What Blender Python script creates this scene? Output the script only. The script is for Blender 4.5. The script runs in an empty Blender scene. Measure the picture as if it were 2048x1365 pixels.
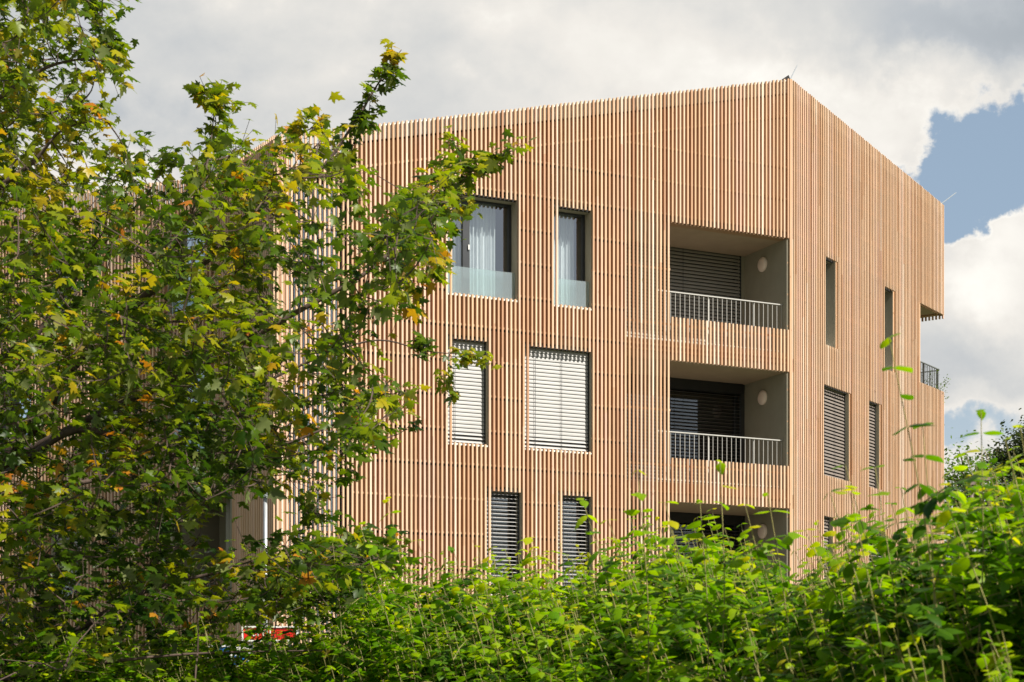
import bpy, math, random
import numpy as np
from mathutils import Vector, Matrix

R = random.Random(7)
NR = np.random.default_rng(11)
sc = bpy.context.scene
COL = sc.collection

# ------------------------------------------------------------------ camera
FPX, HOR, CX = 3450.0, 1415.0, 1024.0          # focal length, horizon row and centre column of the 2048 px wide picture
EYE = 1.6
cam = bpy.data.cameras.new('camera')
camo = bpy.data.objects.new('camera', cam)
COL.objects.link(camo)
camo.location = (0, 0, EYE)
camo.rotation_euler = (math.radians(90), 0, 0)
cam.sensor_width = 36
cam.lens = 36 * FPX / 2048
cam.shift_y = (HOR - 682.5) / 2048
cam.clip_start = 0.2
cam.clip_end = 3000
cam.dof.use_dof = True
cam.dof.focus_distance = 34
cam.dof.aperture_fstop = 10
sc.camera = camo

# ------------------------------------------------------------------ light
SUN_AZ, SUN_EL = math.radians(-37), math.radians(46)      # azimuth from +X towards +Y
sd = Vector((math.cos(SUN_AZ) * math.cos(SUN_EL), math.sin(SUN_AZ) * math.cos(SUN_EL), math.sin(SUN_EL)))
sl = bpy.data.lights.new('sun', 'SUN')
sl.energy = 5.0
sl.angle = math.radians(0.53)
sl.color = (1.0, 0.94, 0.85)
so = bpy.data.objects.new('sun', sl)
COL.objects.link(so)
so.rotation_euler = sd.to_track_quat('Z', 'Y').to_euler()
so.location = sd * 80

sc.view_settings.view_transform = 'Standard'
sc.view_settings.look = 'None'
sc.view_settings.exposure = 0.76
sc.view_settings.gamma = 1.0
sc.render.engine = 'CYCLES'
sc.cycles.max_bounces = 8
sc.cycles.diffuse_bounces = 4
sc.cycles.glossy_bounces = 3
sc.cycles.transmission_bounces = 6
sc.cycles.transparent_max_bounces = 12
sc.cycles.use_denoising = True
sc.cycles.sample_clamp_indirect = 6

world = bpy.data.worlds.new('World')
sc.world = world
world.use_nodes = True
WN, WL = world.node_tree.nodes, world.node_tree.links
WN.clear()


class NB:
    """tiny helper for building node graphs"""
    def __init__(s, nodes, links):
        s.n, s.l = nodes, links

    def put(s, sock, v):
        if isinstance(v, bpy.types.NodeSocket):
            s.l.new(v, sock)
        elif v is not None:
            sock.default_value = v

    def m(s, op, a, b=None, c=None, clamp=False):
        n = s.n.new('ShaderNodeMath'); n.operation = op; n.use_clamp = clamp
        s.put(n.inputs[0], a); s.put(n.inputs[1], b); s.put(n.inputs[2], c)
        return n.outputs[0]

    def noise(s, vec, scale, detail=4, rough=.55, dist=0.0):
        n = s.n.new('ShaderNodeTexNoise')
        s.put(n.inputs['Vector'], vec)
        n.inputs['Scale'].default_value = scale; n.inputs['Detail'].default_value = detail
        n.inputs['Roughness'].default_value = rough; n.inputs['Distortion'].default_value = dist
        return n.outputs['Fac']

    def mapr(s, v, a, b, c=0.0, d=1.0, smooth=False):
        n = s.n.new('ShaderNodeMapRange')
        if smooth: n.interpolation_type = 'SMOOTHSTEP'
        s.put(n.inputs[0], v)
        for i, q in enumerate((a, b, c, d)): n.inputs[1 + i].default_value = q
        return n.outputs[0]

    def ramp(s, v, stops):
        n = s.n.new('ShaderNodeValToRGB'); e = n.color_ramp.elements
        while len(e) < len(stops): e.new(0.5)
        for el, (p, c) in zip(e, stops):
            el.position = p; el.color = (c[0], c[1], c[2], 1)
        s.put(n.inputs[0], v)
        return n.outputs[0]

    def mix(s, f, a, b, mode='MIX'):
        n = s.n.new('ShaderNodeMix'); n.data_type = 'RGBA'; n.blend_type = mode
        s.put(n.inputs[0], f)
        s.put(n.inputs[6], a if isinstance(a, bpy.types.NodeSocket) else (*a, 1))
        s.put(n.inputs[7], b if isinstance(b, bpy.types.NodeSocket) else (*b, 1))
        return n.outputs[2]

    def comb(s, x, y, z):
        n = s.n.new('ShaderNodeCombineXYZ')
        s.put(n.inputs[0], x); s.put(n.inputs[1], y); s.put(n.inputs[2], z)
        return n.outputs[0]


def build_sky():
    b = NB(WN, WL)
    sky = WN.new('ShaderNodeTexSky')
    sky.sky_type = 'NISHITA'; sky.sun_disc = False
    sky.sun_elevation = SUN_EL
    sky.sun_rotation = math.pi / 2 - SUN_AZ
    sky.air_density = 1.0; sky.dust_density = 2.0; sky.ozone_density = 1.0
    tc = WN.new('ShaderNodeTexCoord')
    sep = WN.new('ShaderNodeSeparateXYZ'); WL.new(tc.outputs['Generated'], sep.inputs[0])
    x, y, z = sep.outputs
    ya = b.m('MAXIMUM', b.m('ABSOLUTE', y), 0.2)
    u, w = b.m('DIVIDE', x, ya), b.m('DIVIDE', z, ya)
    # sky coordinates in cloud units (1 = 0.29 of tangent)
    vec = b.comb(u, w, 0.0)
    n1 = b.noise(vec, 7.0, 7, .56)
    n2 = b.noise(b.comb(b.m('ADD', u, 3.7), b.m('MULTIPLY', w, 1.4), 1.3), 5.0, 7, .52)
    n3 = b.noise(b.comb(b.m('ADD', u, 9.1), b.m('MULTIPLY', w, 1.2), 4.2), 22.0, 6, .6)
    du = b.m('ADD', b.m('MULTIPLY', b.m('SUBTRACT', n2, .5), .17), b.m('MULTIPLY', b.m('SUBTRACT', n3, .5), .05))
    dw = b.m('ADD', b.m('MULTIPLY', b.m('SUBTRACT', n1, .5), .15), b.m('MULTIPLY', b.m('SUBTRACT', b.noise(b.comb(w, u, 2.0), 26.0, 6, .6), .5), .06))
    uu, ww = b.m('ADD', u, du), b.m('ADD', w, dw)

    def blob(px, py, rx, ry, k, warp=True):
        U, W = (uu, ww) if warp else (u, w)
        p = b.m('DIVIDE', b.m('SUBTRACT', U, (px - CX) / FPX), rx / FPX)
        q = b.m('DIVIDE', b.m('SUBTRACT', W, (HOR - py) / FPX), ry / FPX)
        e = b.m('EXPONENT', b.m('MULTIPLY', b.m('ADD', b.m('MULTIPLY', p, p), b.m('MULTIPLY', q, q)), -1.0))
        return b.m('MULTIPLY', e, k)

    def total(lst, start):
        t = start
        for q in lst: t = b.m('ADD', t, q)
        return t
    # open blue sky
    hole = total([blob(1850, 335, 70, 45, .55), blob(2010, 300, 150, 95, 1.15), blob(1870, 400, 150, 75, 1.25), blob(1900, 330, 90, 60, .5), blob(2150, 250, 90, 80, .8),
                  blob(1920, 850, 190, 55, .75), blob(330, 255, 120, 70, .22), blob(1600, 390, 90, 50, .15)],
                 b.m('MULTIPLY', b.m('SUBTRACT', n3, .5), 1.15))
    cum = blob(2020, 560, 150, 130, .8)
    hole = b.m('SUBTRACT', hole, cum)
    # away from the photographed piece of sky: broken cloud
    far = b.mapr(b.noise(tc.outputs['Generated'], 2.3, 5, .5), .38, .55, .1, 1.1)
    side = b.mapr(b.m('ABSOLUTE', u), .42, .8, 0, 1)
    hole = b.m('ADD', hole, b.m('MULTIPLY', far, side))
    mask = b.m('SUBTRACT', 1.0, b.mapr(hole, .30, .68, 0, 1, True))
    # brightness of the cloud
    br = total([blob(1700, 230, 280, 160, .30), blob(2000, 500, 120, 120, .30), blob(1250, 120, 420, 120, .12), blob(1100, 30, 200, 80, .07),
                blob(1960, 50, 280, 80, -.30), blob(1980, 700, 160, 60, -.10), blob(300, 240, 220, 90, -.20), blob(380, 60, 300, 90, -.05),
                blob(250, 380, 200, 60, .16), blob(560, 260, 160, 60, .08), blob(900, 170, 160, 60, -.05), blob(1960, 790, 120, 30, .08)],
               b.m('ADD', .63, b.m('MULTIPLY', b.m('SUBTRACT', n2, .5), .85)))
    br = b.m('ADD', br, b.m('MULTIPLY', b.m('SUBTRACT', n3, .5), .24))
    edge = b.mapr(hole, .1, .40, 0, .10, True)
    br = b.m('ADD', br, edge)
    ccol = b.ramp(br, [(0.0, (.32, .36, .40)), (.45, (.48, .51, .54)), (.62, (.65, .65, .635)), (.80, (.81, .78, .73)), (1.0, (.98, .95, .885))])
    cl = b.mix(1.0, ccol, (8.1, 8.1, 8.1), 'MULTIPLY')
    blue = b.mix(.55, b.mix(1.0, sky.outputs[0], (.9, .9, .9), 'MULTIPLY'), (3.2, 4.1, 5.0))
    blue = b.mix(b.mapr(w, .12, .26, .55, 0), blue, (4.6, 5.2, 5.5))
    high = b.mapr(z, .42, .75, 1.0, .34)  # blue overhead, out of view, darkened for weaker ambient fill
    cdim = b.m('MULTIPLY', b.mapr(z, .42, .7, 1.0, .62), b.mapr(b.m('ABSOLUTE', u), .45, .9, 1.0, .62))  # clouds beyond the view dimmed to weaken ambient fill
    cdim = b.m('MULTIPLY', cdim, b.mapr(y, -.1, .1, .7, 1.0))
    cl = b.mix(1.0, cl, b.comb(cdim, cdim, cdim), 'MULTIPLY')
    blue = b.mix(1.0, blue, b.comb(high, high, high), 'MULTIPLY')
    fin = b.mix(mask, blue, cl)
    bg = WN.new('ShaderNodeBackground'); bg.inputs[1].default_value = 0.079
    WL.new(fin, bg.inputs[0])
    out = WN.new('ShaderNodeOutputWorld'); WL.new(bg.outputs[0], out.inputs[0])


build_sky()


# ------------------------------------------------------------------ materials
def new_mat(name):
    m = bpy.data.materials.new(name); m.use_nodes = True
    nt = m.node_tree; p = nt.nodes['Principled BSDF']
    return m, nt, p, NB(nt.nodes, nt.links)


def obj_xyz(nt, scale=(1, 1, 1)):
    tc = nt.nodes.new('ShaderNodeTexCoord'); mp = nt.nodes.new('ShaderNodeMapping')
    mp.inputs['Scale'].default_value = scale
    nt.links.new(tc.outputs['Object'], mp.inputs[0])
    return mp.outputs[0]


def attr(nt, name):
    a = nt.nodes.new('ShaderNodeAttribute'); a.attribute_name = name
    return a.outputs['Fac']


def simple(name, col, rough=.6, metal=0.0, var=.12, scale=6.0, spec=None):
    m, nt, p, b = new_mat(name)
    n = b.noise(obj_xyz(nt), scale, 5, .6)
    k = b.mapr(n, .3, .7, 1 - var, 1 + var)
    c = b.mix(1.0, col, b.comb(k, k, k), 'MULTIPLY')
    nt.links.new(c, p.inputs['Base Color'])
    p.inputs['Roughness'].default_value = rough
    p.inputs['Metallic'].default_value = metal
    if spec is not None: p.inputs['Specular IOR Level'].default_value = spec
    return m


def wood(name, stops, darken=1.0):
    m, nt, p, b = new_mat(name)
    t = attr(nt, 'tint')
    base = b.ramp(t, stops)
    g = b.noise(obj_xyz(nt, (70, 70, 2.2)), 1.0, 5, .65, .3)
    k = b.mapr(g, .3, .7, .86 * darken, 1.1 * darken)
    c = b.mix(1.0, base, b.comb(k, k, k), 'MULTIPLY')
    big = b.noise(obj_xyz(nt, (1.5, 1.5, .7)), 1.0, 3, .5)
    c = b.mix(b.mapr(big, .45, .75, 0, .22), c, (.40, .34, .28))
    streak = b.noise(obj_xyz(nt, (40, 40, .55)), 1.0, 3, .5)
    c = b.mix(b.mapr(streak, .60, .78, 0, .45), c, (.30, .13, .06))
    knot = b.noise(obj_xyz(nt, (22, 22, 6)), 1.0, 1, .4)
    c = b.mix(b.mapr(knot, .765, .80, 0, .6), c, (.16, .075, .035))
    nt.links.new(c, p.inputs['Base Color'])
    p.inputs['Roughness'].default_value = .62
    p.inputs['Specular IOR Level'].default_value = .3
    return m


LARCH = [(0.0, (.46, .25, .14)), (.35, (.59, .375, .225)), (.65, (.67, .46, .305)), (.85, (.67, .435, .32)), (1.0, (.76, .59, .45))]
M = {}
M['wood'] = wood('larch_slats', LARCH)
M['backing'] = wood('larch_backing', [(0, (.36, .195, .10)), (1, (.44, .26, .145))], .95)
M['zinc'] = simple('zinc_flashing', (.62, .62, .60), .45, .3)
M['plaster'] = simple('olive_render', (.29, .265, .20), .9, 0, .06, 3)
M['ceiling'] = simple('beige_ceiling_render', (.38, .28, .19), .9, 0, .06, 3)
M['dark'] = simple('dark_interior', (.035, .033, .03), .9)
M['void'] = simple('black_membrane_and_shade', (.018, .017, .016), .9)  # also colours the painted shade strips under the battens
M['frame'] = simple('anthracite_frame', (.035, .038, .042), .4, .2)
M['blind'] = simple('aluminium_blind', (.36, .355, .34), .6, 0, .06, 2)
M['blind_grey'] = simple('grey_blind', (.34, .31, .275), .7, 0, .05, 3)
M['blind_dark'] = simple('bronze_blind', (.20, .17, .145), .5, .1, .05, 3)
M['curtain'] = simple('white_curtain', (.72, .74, .76), .9, 0, .05, 8)
M['rail'] = simple('painted_railing', (.47, .455, .42), .4, .1, .04)
M['rail_dark'] = simple('grey_railing', (.20, .21, .20), .5, .3)
M['lamp_white'] = simple('opal_lamp', (.86, .70, .60), .5, 0, .03)
M['roof'] = simple('roof_membrane', (.10, .10, .10), .9)
M['galv'] = simple('galvanised_steel', (.52, .55, .57), .38, .6, .1, 12)
M['rust'] = simple('weathered_post', (.22, .17, .15), .7, .2, .2, 10)
M['bark'] = simple('maple_bark', (.085, .055, .042), .85, 0, .35, 22)
M['pinebark'] = simple('pine_bark', (.16, .085, .05), .9, 0, .35, 10)
M['stem'] = simple('shrub_stem', (.22, .19, .05), .6, 0, .3, 14)
M['berry'] = simple('white_berry', (.66, .60, .47), .5, 0, .1, 30)
M['red'] = simple('red_sign', (.62, .018, .012), .4, 0, .05)
M['white'] = simple('white_paint', (.78, .77, .74), .4, 0, .04)
M['bluep'] = simple('blue_sign', (.02, .13, .42), .4, 0, .05)


def glass_mat(name, tint, refl, fog=0.0):
    m = bpy.data.materials.new(name); m.use_nodes = True
    nt = m.node_tree; nt.nodes.clear(); b = NB(nt.nodes, nt.links)
    tr = nt.nodes.new('ShaderNodeBsdfTransparent'); tr.inputs[0].default_value = (*tint, 1)
    gl = nt.nodes.new('ShaderNodeBsdfGlossy'); gl.inputs['Roughness'].default_value = .015
    gl.inputs[0].default_value = (1, 1, 1, 1)
    df = nt.nodes.new('ShaderNodeBsdfDiffuse'); df.inputs[0].default_value = (.72, .82, .82, 1)
    fr = nt.nodes.new('ShaderNodeFresnel'); fr.inputs[0].default_value = 1.5
    f = b.m('ADD', b.m('MULTIPLY', fr.outputs[0], 1.6), refl, None, True)
    m1 = nt.nodes.new('ShaderNodeMixShader'); m1.inputs[0].default_value = fog
    nt.links.new(tr.outputs[0], m1.inputs[1]); nt.links.new(df.outputs[0], m1.inputs[2])
    m2 = nt.nodes.new('ShaderNodeMixShader'); nt.links.new(f, m2.inputs[0])
    nt.links.new(m1.outputs[0], m2.inputs[1]); nt.links.new(gl.outputs[0], m2.inputs[2])
    o = nt.nodes.new('ShaderNodeOutputMaterial'); nt.links.new(m2.outputs[0], o.inputs[0])
    return m


M['glass'] = glass_mat('window_glass', (.75, .8, .8), .14)
M['glass_dark'] = glass_mat('shaded_glass', (.5, .5, .5), .0)
M['guard'] = glass_mat('guard_glass', (.8, .9, .88), .03, .17)


def leaf_mat(name, stops, under, trans=.42, rough=.42):
    m, nt, p, b = new_mat(name)
    t = attr(nt, 'tint')
    c = b.ramp(t, stops)
    n = b.noise(obj_xyz(nt), 9, 3)
    k = b.mapr(n, .3, .7, .85, 1.15)
    c = b.mix(1.0, c, b.comb(k, k, k), 'MULTIPLY')
    geo = nt.nodes.new('ShaderNodeNewGeometry')
    c2 = b.mix(b.m('MULTIPLY', geo.outputs['Backfacing'], .55), c, under)
    nt.links.new(c2, p.inputs['Base Color'])
    p.inputs['Roughness'].default_value = rough
    p.inputs['Specular IOR Level'].default_value = .22
    tl = nt.nodes.new('ShaderNodeBsdfTranslucent')
    tc = b.mix(1.0, c, (2.0, 2.1, .4), 'MULTIPLY')
    nt.links.new(tc, tl.inputs[0])
    mx = nt.nodes.new('ShaderNodeMixShader'); mx.inputs[0].default_value = trans
    nt.links.new(p.outputs[0], mx.inputs[1]); nt.links.new(tl.outputs[0], mx.inputs[2])
    nt.links.new(mx.outputs[0], nt.nodes['Material Output'].inputs[0])
    return m


M['maple'] = leaf_mat('maple_leaf', [(0, (.014, .040, .003)), (.35, (.060, .108, .003)), (.62, (.175, .21, .004)), (.80, (.31, .27, .006)),
                                     (.92, (.38, .20, .012)), (1, (.42, .13, .02))], (.26, .28, .12), .40, .38)
M['shrub'] = leaf_mat('shrub_leaf', [(0, (.014, .050, .002)), (.40, (.092, .205, .002)), (.75, (.26, .37, .002)), (1, (.42, .38, .006))], (.15, .23, .02), .44, .45)
M['birch'] = leaf_mat('far_leaf', [(0, (.05, .10, .02)), (1, (.12, .19, .04))], (.15, .2, .08), .4, .5)
M['pine'] = leaf_mat('pine_needles', [(0, (.040, .066, .030)), (.7, (.085, .115, .050)), (1, (.15, .11, .045))], (.06, .08, .04), .15, .5)


def ground_mat():
    m, nt, p, b = new_mat('meadow_ground')
    n = b.noise(obj_xyz(nt), .35, 6, .6)
    n2 = b.noise(obj_xyz(nt), 14, 5, .7)
    c = b.ramp(b.m('ADD', b.m('MULTIPLY', n, .6), b.m('MULTIPLY', n2, .4)), [(.35, (.035, .055, .018)), (.5, (.06, .09, .025)), (.65, (.12, .12, .05))])
    nt.links.new(c, p.inputs['Base Color']); p.inputs['Roughness'].default_value = .95
    return m


M['ground'] = ground_mat()
M['asphalt'] = simple('asphalt', (.055, .055, .055), .9, 0, .25, 30)
M['paving'] = simple('concrete_paving', (.30, .29, .27), .85, 0, .15, 8)

# ------------------------------------------------------------------ mesh helpers
ROOTLOC = {}


def root_loc(o):
    while o is not None:
        if o.name in ROOTLOC: return ROOTLOC[o.name]
        o = o.parent
    return Vector((0, 0, 0))


def empty(name, loc, label=None, cat=None, group=None, kind=None):
    o = bpy.data.objects.new(name, None); COL.objects.link(o)
    o.location = loc; o.empty_display_size = .3
    ROOTLOC[o.name] = Vector(loc)
    tag(o, label, cat, group, kind)
    return o


def tag(o, label=None, cat=None, group=None, kind=None):
    if label: o['label'] = label
    if cat: o['category'] = cat
    if group: o['group'] = group
    if kind: o['kind'] = kind


def link_mesh(name, me, mat, parent):
    o = bpy.data.objects.new(name, me); COL.objects.link(o)
    if mat is not None: me.materials.append(M[mat])
    if parent is not None: o.parent = parent
    return o


class MB:
    def __init__(s):
        s.v, s.f, s.t = [], [], []

    def face(s, pts, tint=.5):
        i = len(s.v); s.v += [tuple(p) for p in pts]
        s.f.append(tuple(range(i, i + len(pts)))); s.t.append(tint)

    def hexa(s, c, tint=.5, skip=()):
        """c: 8 corners, 0-3 one face loop, 4-7 the opposite loop"""
        i = len(s.v); s.v += [tuple(p) for p in c]
        q = [(0, 3, 2, 1), (4, 5, 6, 7), (0, 1, 5, 4), (1, 2, 6, 5), (2, 3, 7, 6), (3, 0, 4, 7)]
        for k, a in enumerate(q):
            if k in skip: continue
            s.f.append(tuple(i + j for j in a)); s.t.append(tint)

    def box(s, lo, hi, tint=.5):
        x0, y0, z0 = lo; x1, y1, z1 = hi
        s.hexa([(x0, y0, z0), (x1, y0, z0), (x1, y1, z0), (x0, y1, z0), (x0, y0, z1), (x1, y0, z1), (x1, y1, z1), (x0, y1, z1)], tint)

    def tube(s, pts, rad, n=6, tint=.5, cap=True):
        pts = [Vector(p) for p in pts]
        if not hasattr(rad, '__len__'): rad = [rad] * len(pts)
        base = len(s.v); up = None
        for k, p in enumerate(pts):
            d = (pts[min(k + 1, len(pts) - 1)] - pts[max(k - 1, 0)]).normalized()
            if up is None:
                up = d.orthogonal().normalized()
            up = (up - d * up.dot(d))
            up = up.normalized() if up.length > 1e-5 else d.orthogonal().normalized()
            sd_ = d.cross(up)
            for j in range(n):
                a = 2 * math.pi * j / n
                s.v.append(tuple(p + (up * math.cos(a) + sd_ * math.sin(a)) * rad[k]))
        for k in range(len(pts) - 1):
            for j in range(n):
                a, b_ = base + k * n + j, base + k * n + (j + 1) % n
                s.f.append((a, b_, b_ + n, a + n)); s.t.append(tint)
        if cap:
            s.f.append(tuple(base + j for j in range(n))[::-1]); s.t.append(tint)
            s.f.append(tuple(base + (len(pts) - 1) * n + j for j in range(n))); s.t.append(tint)

    def lathe(s, o, axis, prof, n=20, tint=.5):
        """prof: (radius, distance along axis)"""
        o, ax = Vector(o), Vector(axis).normalized()
        a1 = ax.orthogonal().normalized(); a2 = ax.cross(a1)
        base = len(s.v)
        for r, t in prof:
            for j in range(n):
                a = 2 * math.pi * j / n
                s.v.append(tuple(o + ax * t + (a1 * math.cos(a) + a2 * math.sin(a)) * r))
        for k in range(len(prof) - 1):
            for j in range(n):
                a, b_ = base + k * n + j, base + k * n + (j + 1) % n
                s.f.append((a, b_, b_ + n, a + n)); s.t.append(tint)
        s.f.append(tuple(base + j for j in range(n))[::-1]); s.t.append(tint)
        s.f.append(tuple(base + (len(prof) - 1) * n + j for j in range(n))); s.t.append(tint)

    def build(s, name, mat, parent=None, smooth=False):
        rl = root_loc(parent)
        me = bpy.data.meshes.new(name)
        me.from_pydata([(p[0] - rl[0], p[1] - rl[1], p[2] - rl[2]) for p in s.v], [], s.f)
        a = me.attributes.new('tint', 'FLOAT', 'FACE')
        a.data.foreach_set('value', s.t)
        if smooth: me.polygons.foreach_set('use_smooth', [True] * len(me.polygons))
        me.update()
        return link_mesh(name, me, mat, parent)


def at(px, py, z):
    """point whose distance along the view is z and which the photograph shows at px, py"""
    return Vector(((px - CX) / FPX * z, z, EYE + (HOR - py) * z / FPX))


# ------------------------------------------------------------------ ground
g = MB(); g.face([(-1500, -1500, 0), (1500, -1500, 0), (1500, 1500, 0), (-1500, 1500, 0)])
tag(g.build('ground', 'ground'), kind='structure')
g = MB(); g.face([(-60, 22, .004), (60, 22, .004), (60, 27.5, .004), (-60, 27.5, .004)])
tag(g.build('road', 'asphalt'), kind='structure')
g = MB(); g.box((-60, 27.5, -.1), (60, 29.2, .12))
tag(g.build('pavement', 'paving'), kind='structure')


# ------------------------------------------------------------------ the building
class Fac:
    def __init__(s, O, ang_dir, normal):
        s.O = O; s.d = Vector(ang_dir).normalized(); s.n = Vector(normal).normalized()

    def P(s, a, h, off=0.0):
        p = s.O + s.d * a + s.n * off
        return Vector((p.x, p.y, h))

    def s_px(s, px):
        u = (px - CX) / FPX
        return (s.O.x - u * s.O.y) / (u * s.d.y - s.d.x)

    def block(s, mb, s0, s1, h0, h1, o0, o1, tint=.5, h1b=None, h0b=None):
        """prism between s0,s1; offsets o0 (outer) .. o1 (inner); h1b = top height at s1"""
        h1b = h1 if h1b is None else h1b
        h0b = h0 if h0b is None else h0b
        mb.hexa([s.P(s0, h0, o1), s.P(s1, h0b, o1), s.P(s1, h0b, o0), s.P(s0, h0, o0),
                 s.P(s0, h1, o1), s.P(s1, h1b, o1), s.P(s1, h1b, o0), s.P(s0, h1, o0)], tint)


def xy(v): return Vector((v[0], v[1]))


Cc = Vector((6.146, 38.0))
F = Fac(Cc, (-.904, -.4274), (.4274, -.904))
D = Cc + F.d * F.s_px(549)
S = Fac(Cc, (.572, .820), (.820, -.572))
L = Fac(D, (-.498, .867), (-.867, -.498))
B = D + L.d * L.s_px(425)
W = Fac(B, (-.883, .469), (-.469, -.883))
SF, SS, SL, SW = F.s_px(549), S.s_px(1891), L.s_px(425), 9.5
roofF = lambda a: 15.46 + (12.54 - 15.46) * a / SF
roofS = lambda a: 15.46 + (14.86 - 15.46) * a / SS
roofL = lambda a: 12.54 + (12.66 - 12.54) * a / SL
roofW = lambda a: 12.66 + .25 * a / 4.6
BANDS = [(9.91, 11.93), (6.91, 8.99), (3.91, 5.98), (.9, 2.95)]
PITCH, SWD = .095, .037

bld = empty('apartment_building', (Cc.x, Cc.y, 0), 'four storey apartment building clad in upright light larch slats', 'building')


def cut(h0, h1, holes):
    """intervals of h0..h1 outside the holes"""
    out = [(h0, h1)]
    for a, b_ in holes:
        nxt = []
        for p, q in out:
            if b_ <= p or a >= q: nxt.append((p, q)); continue
            if a > p: nxt.append((p, a))
            if b_ < q: nxt.append((b_, q))
        out = nxt
    return [i for i in out if i[1] - i[0] > .01]


def slats(fac, name, s0, s1, roof, openings, keep=(), base=.25, bottom=None, post=None):
    mb = MB()
    n = int((s1 - s0) / PITCH)
    k = 0
    a = s0 + .02
    while a + SWD < s1 + .001:
        m = a + SWD / 2
        lo = base if bottom is None else bottom(m)
        hol = [] if k in keep else [(o[2], o[3]) for o in openings if o[0] - SWD * .3 <= m <= o[1] + SWD * .3 and not any(abs(m - q) < PITCH * .5 for q in o[4:])]
        ja, jo = R.uniform(-.0025, .0025), R.uniform(-.003, .002)
        top = roof(m) + R.uniform(-.008, .008)
        t = R.betavariate(2.2, 2.0)
        for p, q in cut(lo, top, hol):
            # boards have butt joints here and there, each length with a tone of its own
            z0 = p
            while z0 < q - .01:
                ln = R.uniform(2.6, 4.6)
                z1 = min(q, z0 + ln)
                if q - z1 < .5: z1 = q
                slope = (roof(a + SWD) - roof(a)) if z1 >= top - .001 else 0
                w_ = SWD + R.uniform(-.002, .002)
                lean = R.uniform(-.002, .002)
                c = [fac.P(a + ja, z0, -.052), fac.P(a + ja + w_, z0, -.052), fac.P(a + ja + w_, z0, jo), fac.P(a + ja, z0, jo),
                     fac.P(a + ja + lean, z1, -.052), fac.P(a + ja + w_ + lean, z1 + slope, -.052), fac.P(a + ja + w_ + lean, z1 + slope, jo), fac.P(a + ja + lean, z1, jo)]
                mb.hexa(c, min(1, max(0, t + R.uniform(-.22, .22))))
                z0 = z1
        a += PITCH; k += 1
    return mb


def backing(fac, s0, s1, roof, holes, base=.2, o0=-.085, o1=-.30, topgap=.34):
    mb = MB()
    br = sorted({s0, s1, *[min(max(h[0], s0), s1) for h in holes], *[min(max(h[1], s0), s1) for h in holes]})
    for a, b_ in zip(br, br[1:]):
        if b_ - a < .004: continue
        m = (a + b_) / 2
        hs = [(h[2], h[3]) for h in holes if h[0] < m < h[1]]
        for p, q in cut(base, roof(m) - topgap, hs):
            top = q > roof(m) - topgap - .001
            if top: fac.block(mb, a, b_, p, roof(a) - topgap, o0, o1, R.random(), roof(b_) - topgap)
            else: fac.block(mb, a, b_, p, q, o0, o1, R.random())
    return mb


def battens(fac, s0, s1, roof, holes, mb, rows, shade_strip=None):
    for h in rows:
        br = sorted({s0, s1, *[min(max(x, s0), s1) for o in holes for x in o[:2]]})
        for a, b_ in zip(br, br[1:]):
            m = (a + b_) / 2
            if b_ - a < .02 or h > min(roof(a), roof(b_)) - .85: continue
            if any(o[0] < m < o[1] and o[2] - .03 < h < o[3] + .02 for o in holes): continue
            fac.block(mb, a + .001, b_ - .001, h - .018, h + .022, -.0535, -.084, R.uniform(.1, .5))
            if shade_strip is not None and R.random() < .93: fac.block(shade_strip, a + .001, b_ - .001, h - .068, h - .019, -.0815, -.084)  # dark strip on the backing paints in the batten's shadow


def topping(fac, s0, s1, roof, parent):
    mb = MB()
    fac.block(mb, s0, s1, roof(s0) - .30, roof(s0) - .05, -.062, -.09, .5, roof(s1) - .05, roof(s1) - .30)
    mb.build('parapet_board', 'zinc', parent)
    mb = MB()
    fac.block(mb, s0, s1, roof(s0) - .048, roof(s0) - .02, -.054, -.50, .5, roof(s1) - .02, roof(s1) - .048)
    mb.build('roof_flashing', 'white', parent)
    mb = MB()
    fac.block(mb, s0, s1, roof(s0) - .62, roof(s0) - .06, -.32, -.36, .5, roof(s1) - .06, roof(s1) - .62)
    mb.build('roof_edge_membrane', 'void', parent)
    mb = MB()
    fac.block(mb, s0, s1, roof(s0) - .82, roof(s0) - .775, -.0535, -.084, .3, roof(s1) - .775, roof(s1) - .82)
    mb.build('batten', 'wood', parent)


# ---- openings, from the picture; (s0, s1, h0, h1, [slats that run across])
def op(fac, pa, pb, band, extra=0.0):
    a, b_ = sorted((fac.s_px(pa), fac.s_px(pb)))
    return [a, b_, BANDS[band][0], BANDS[band][1]]


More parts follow.
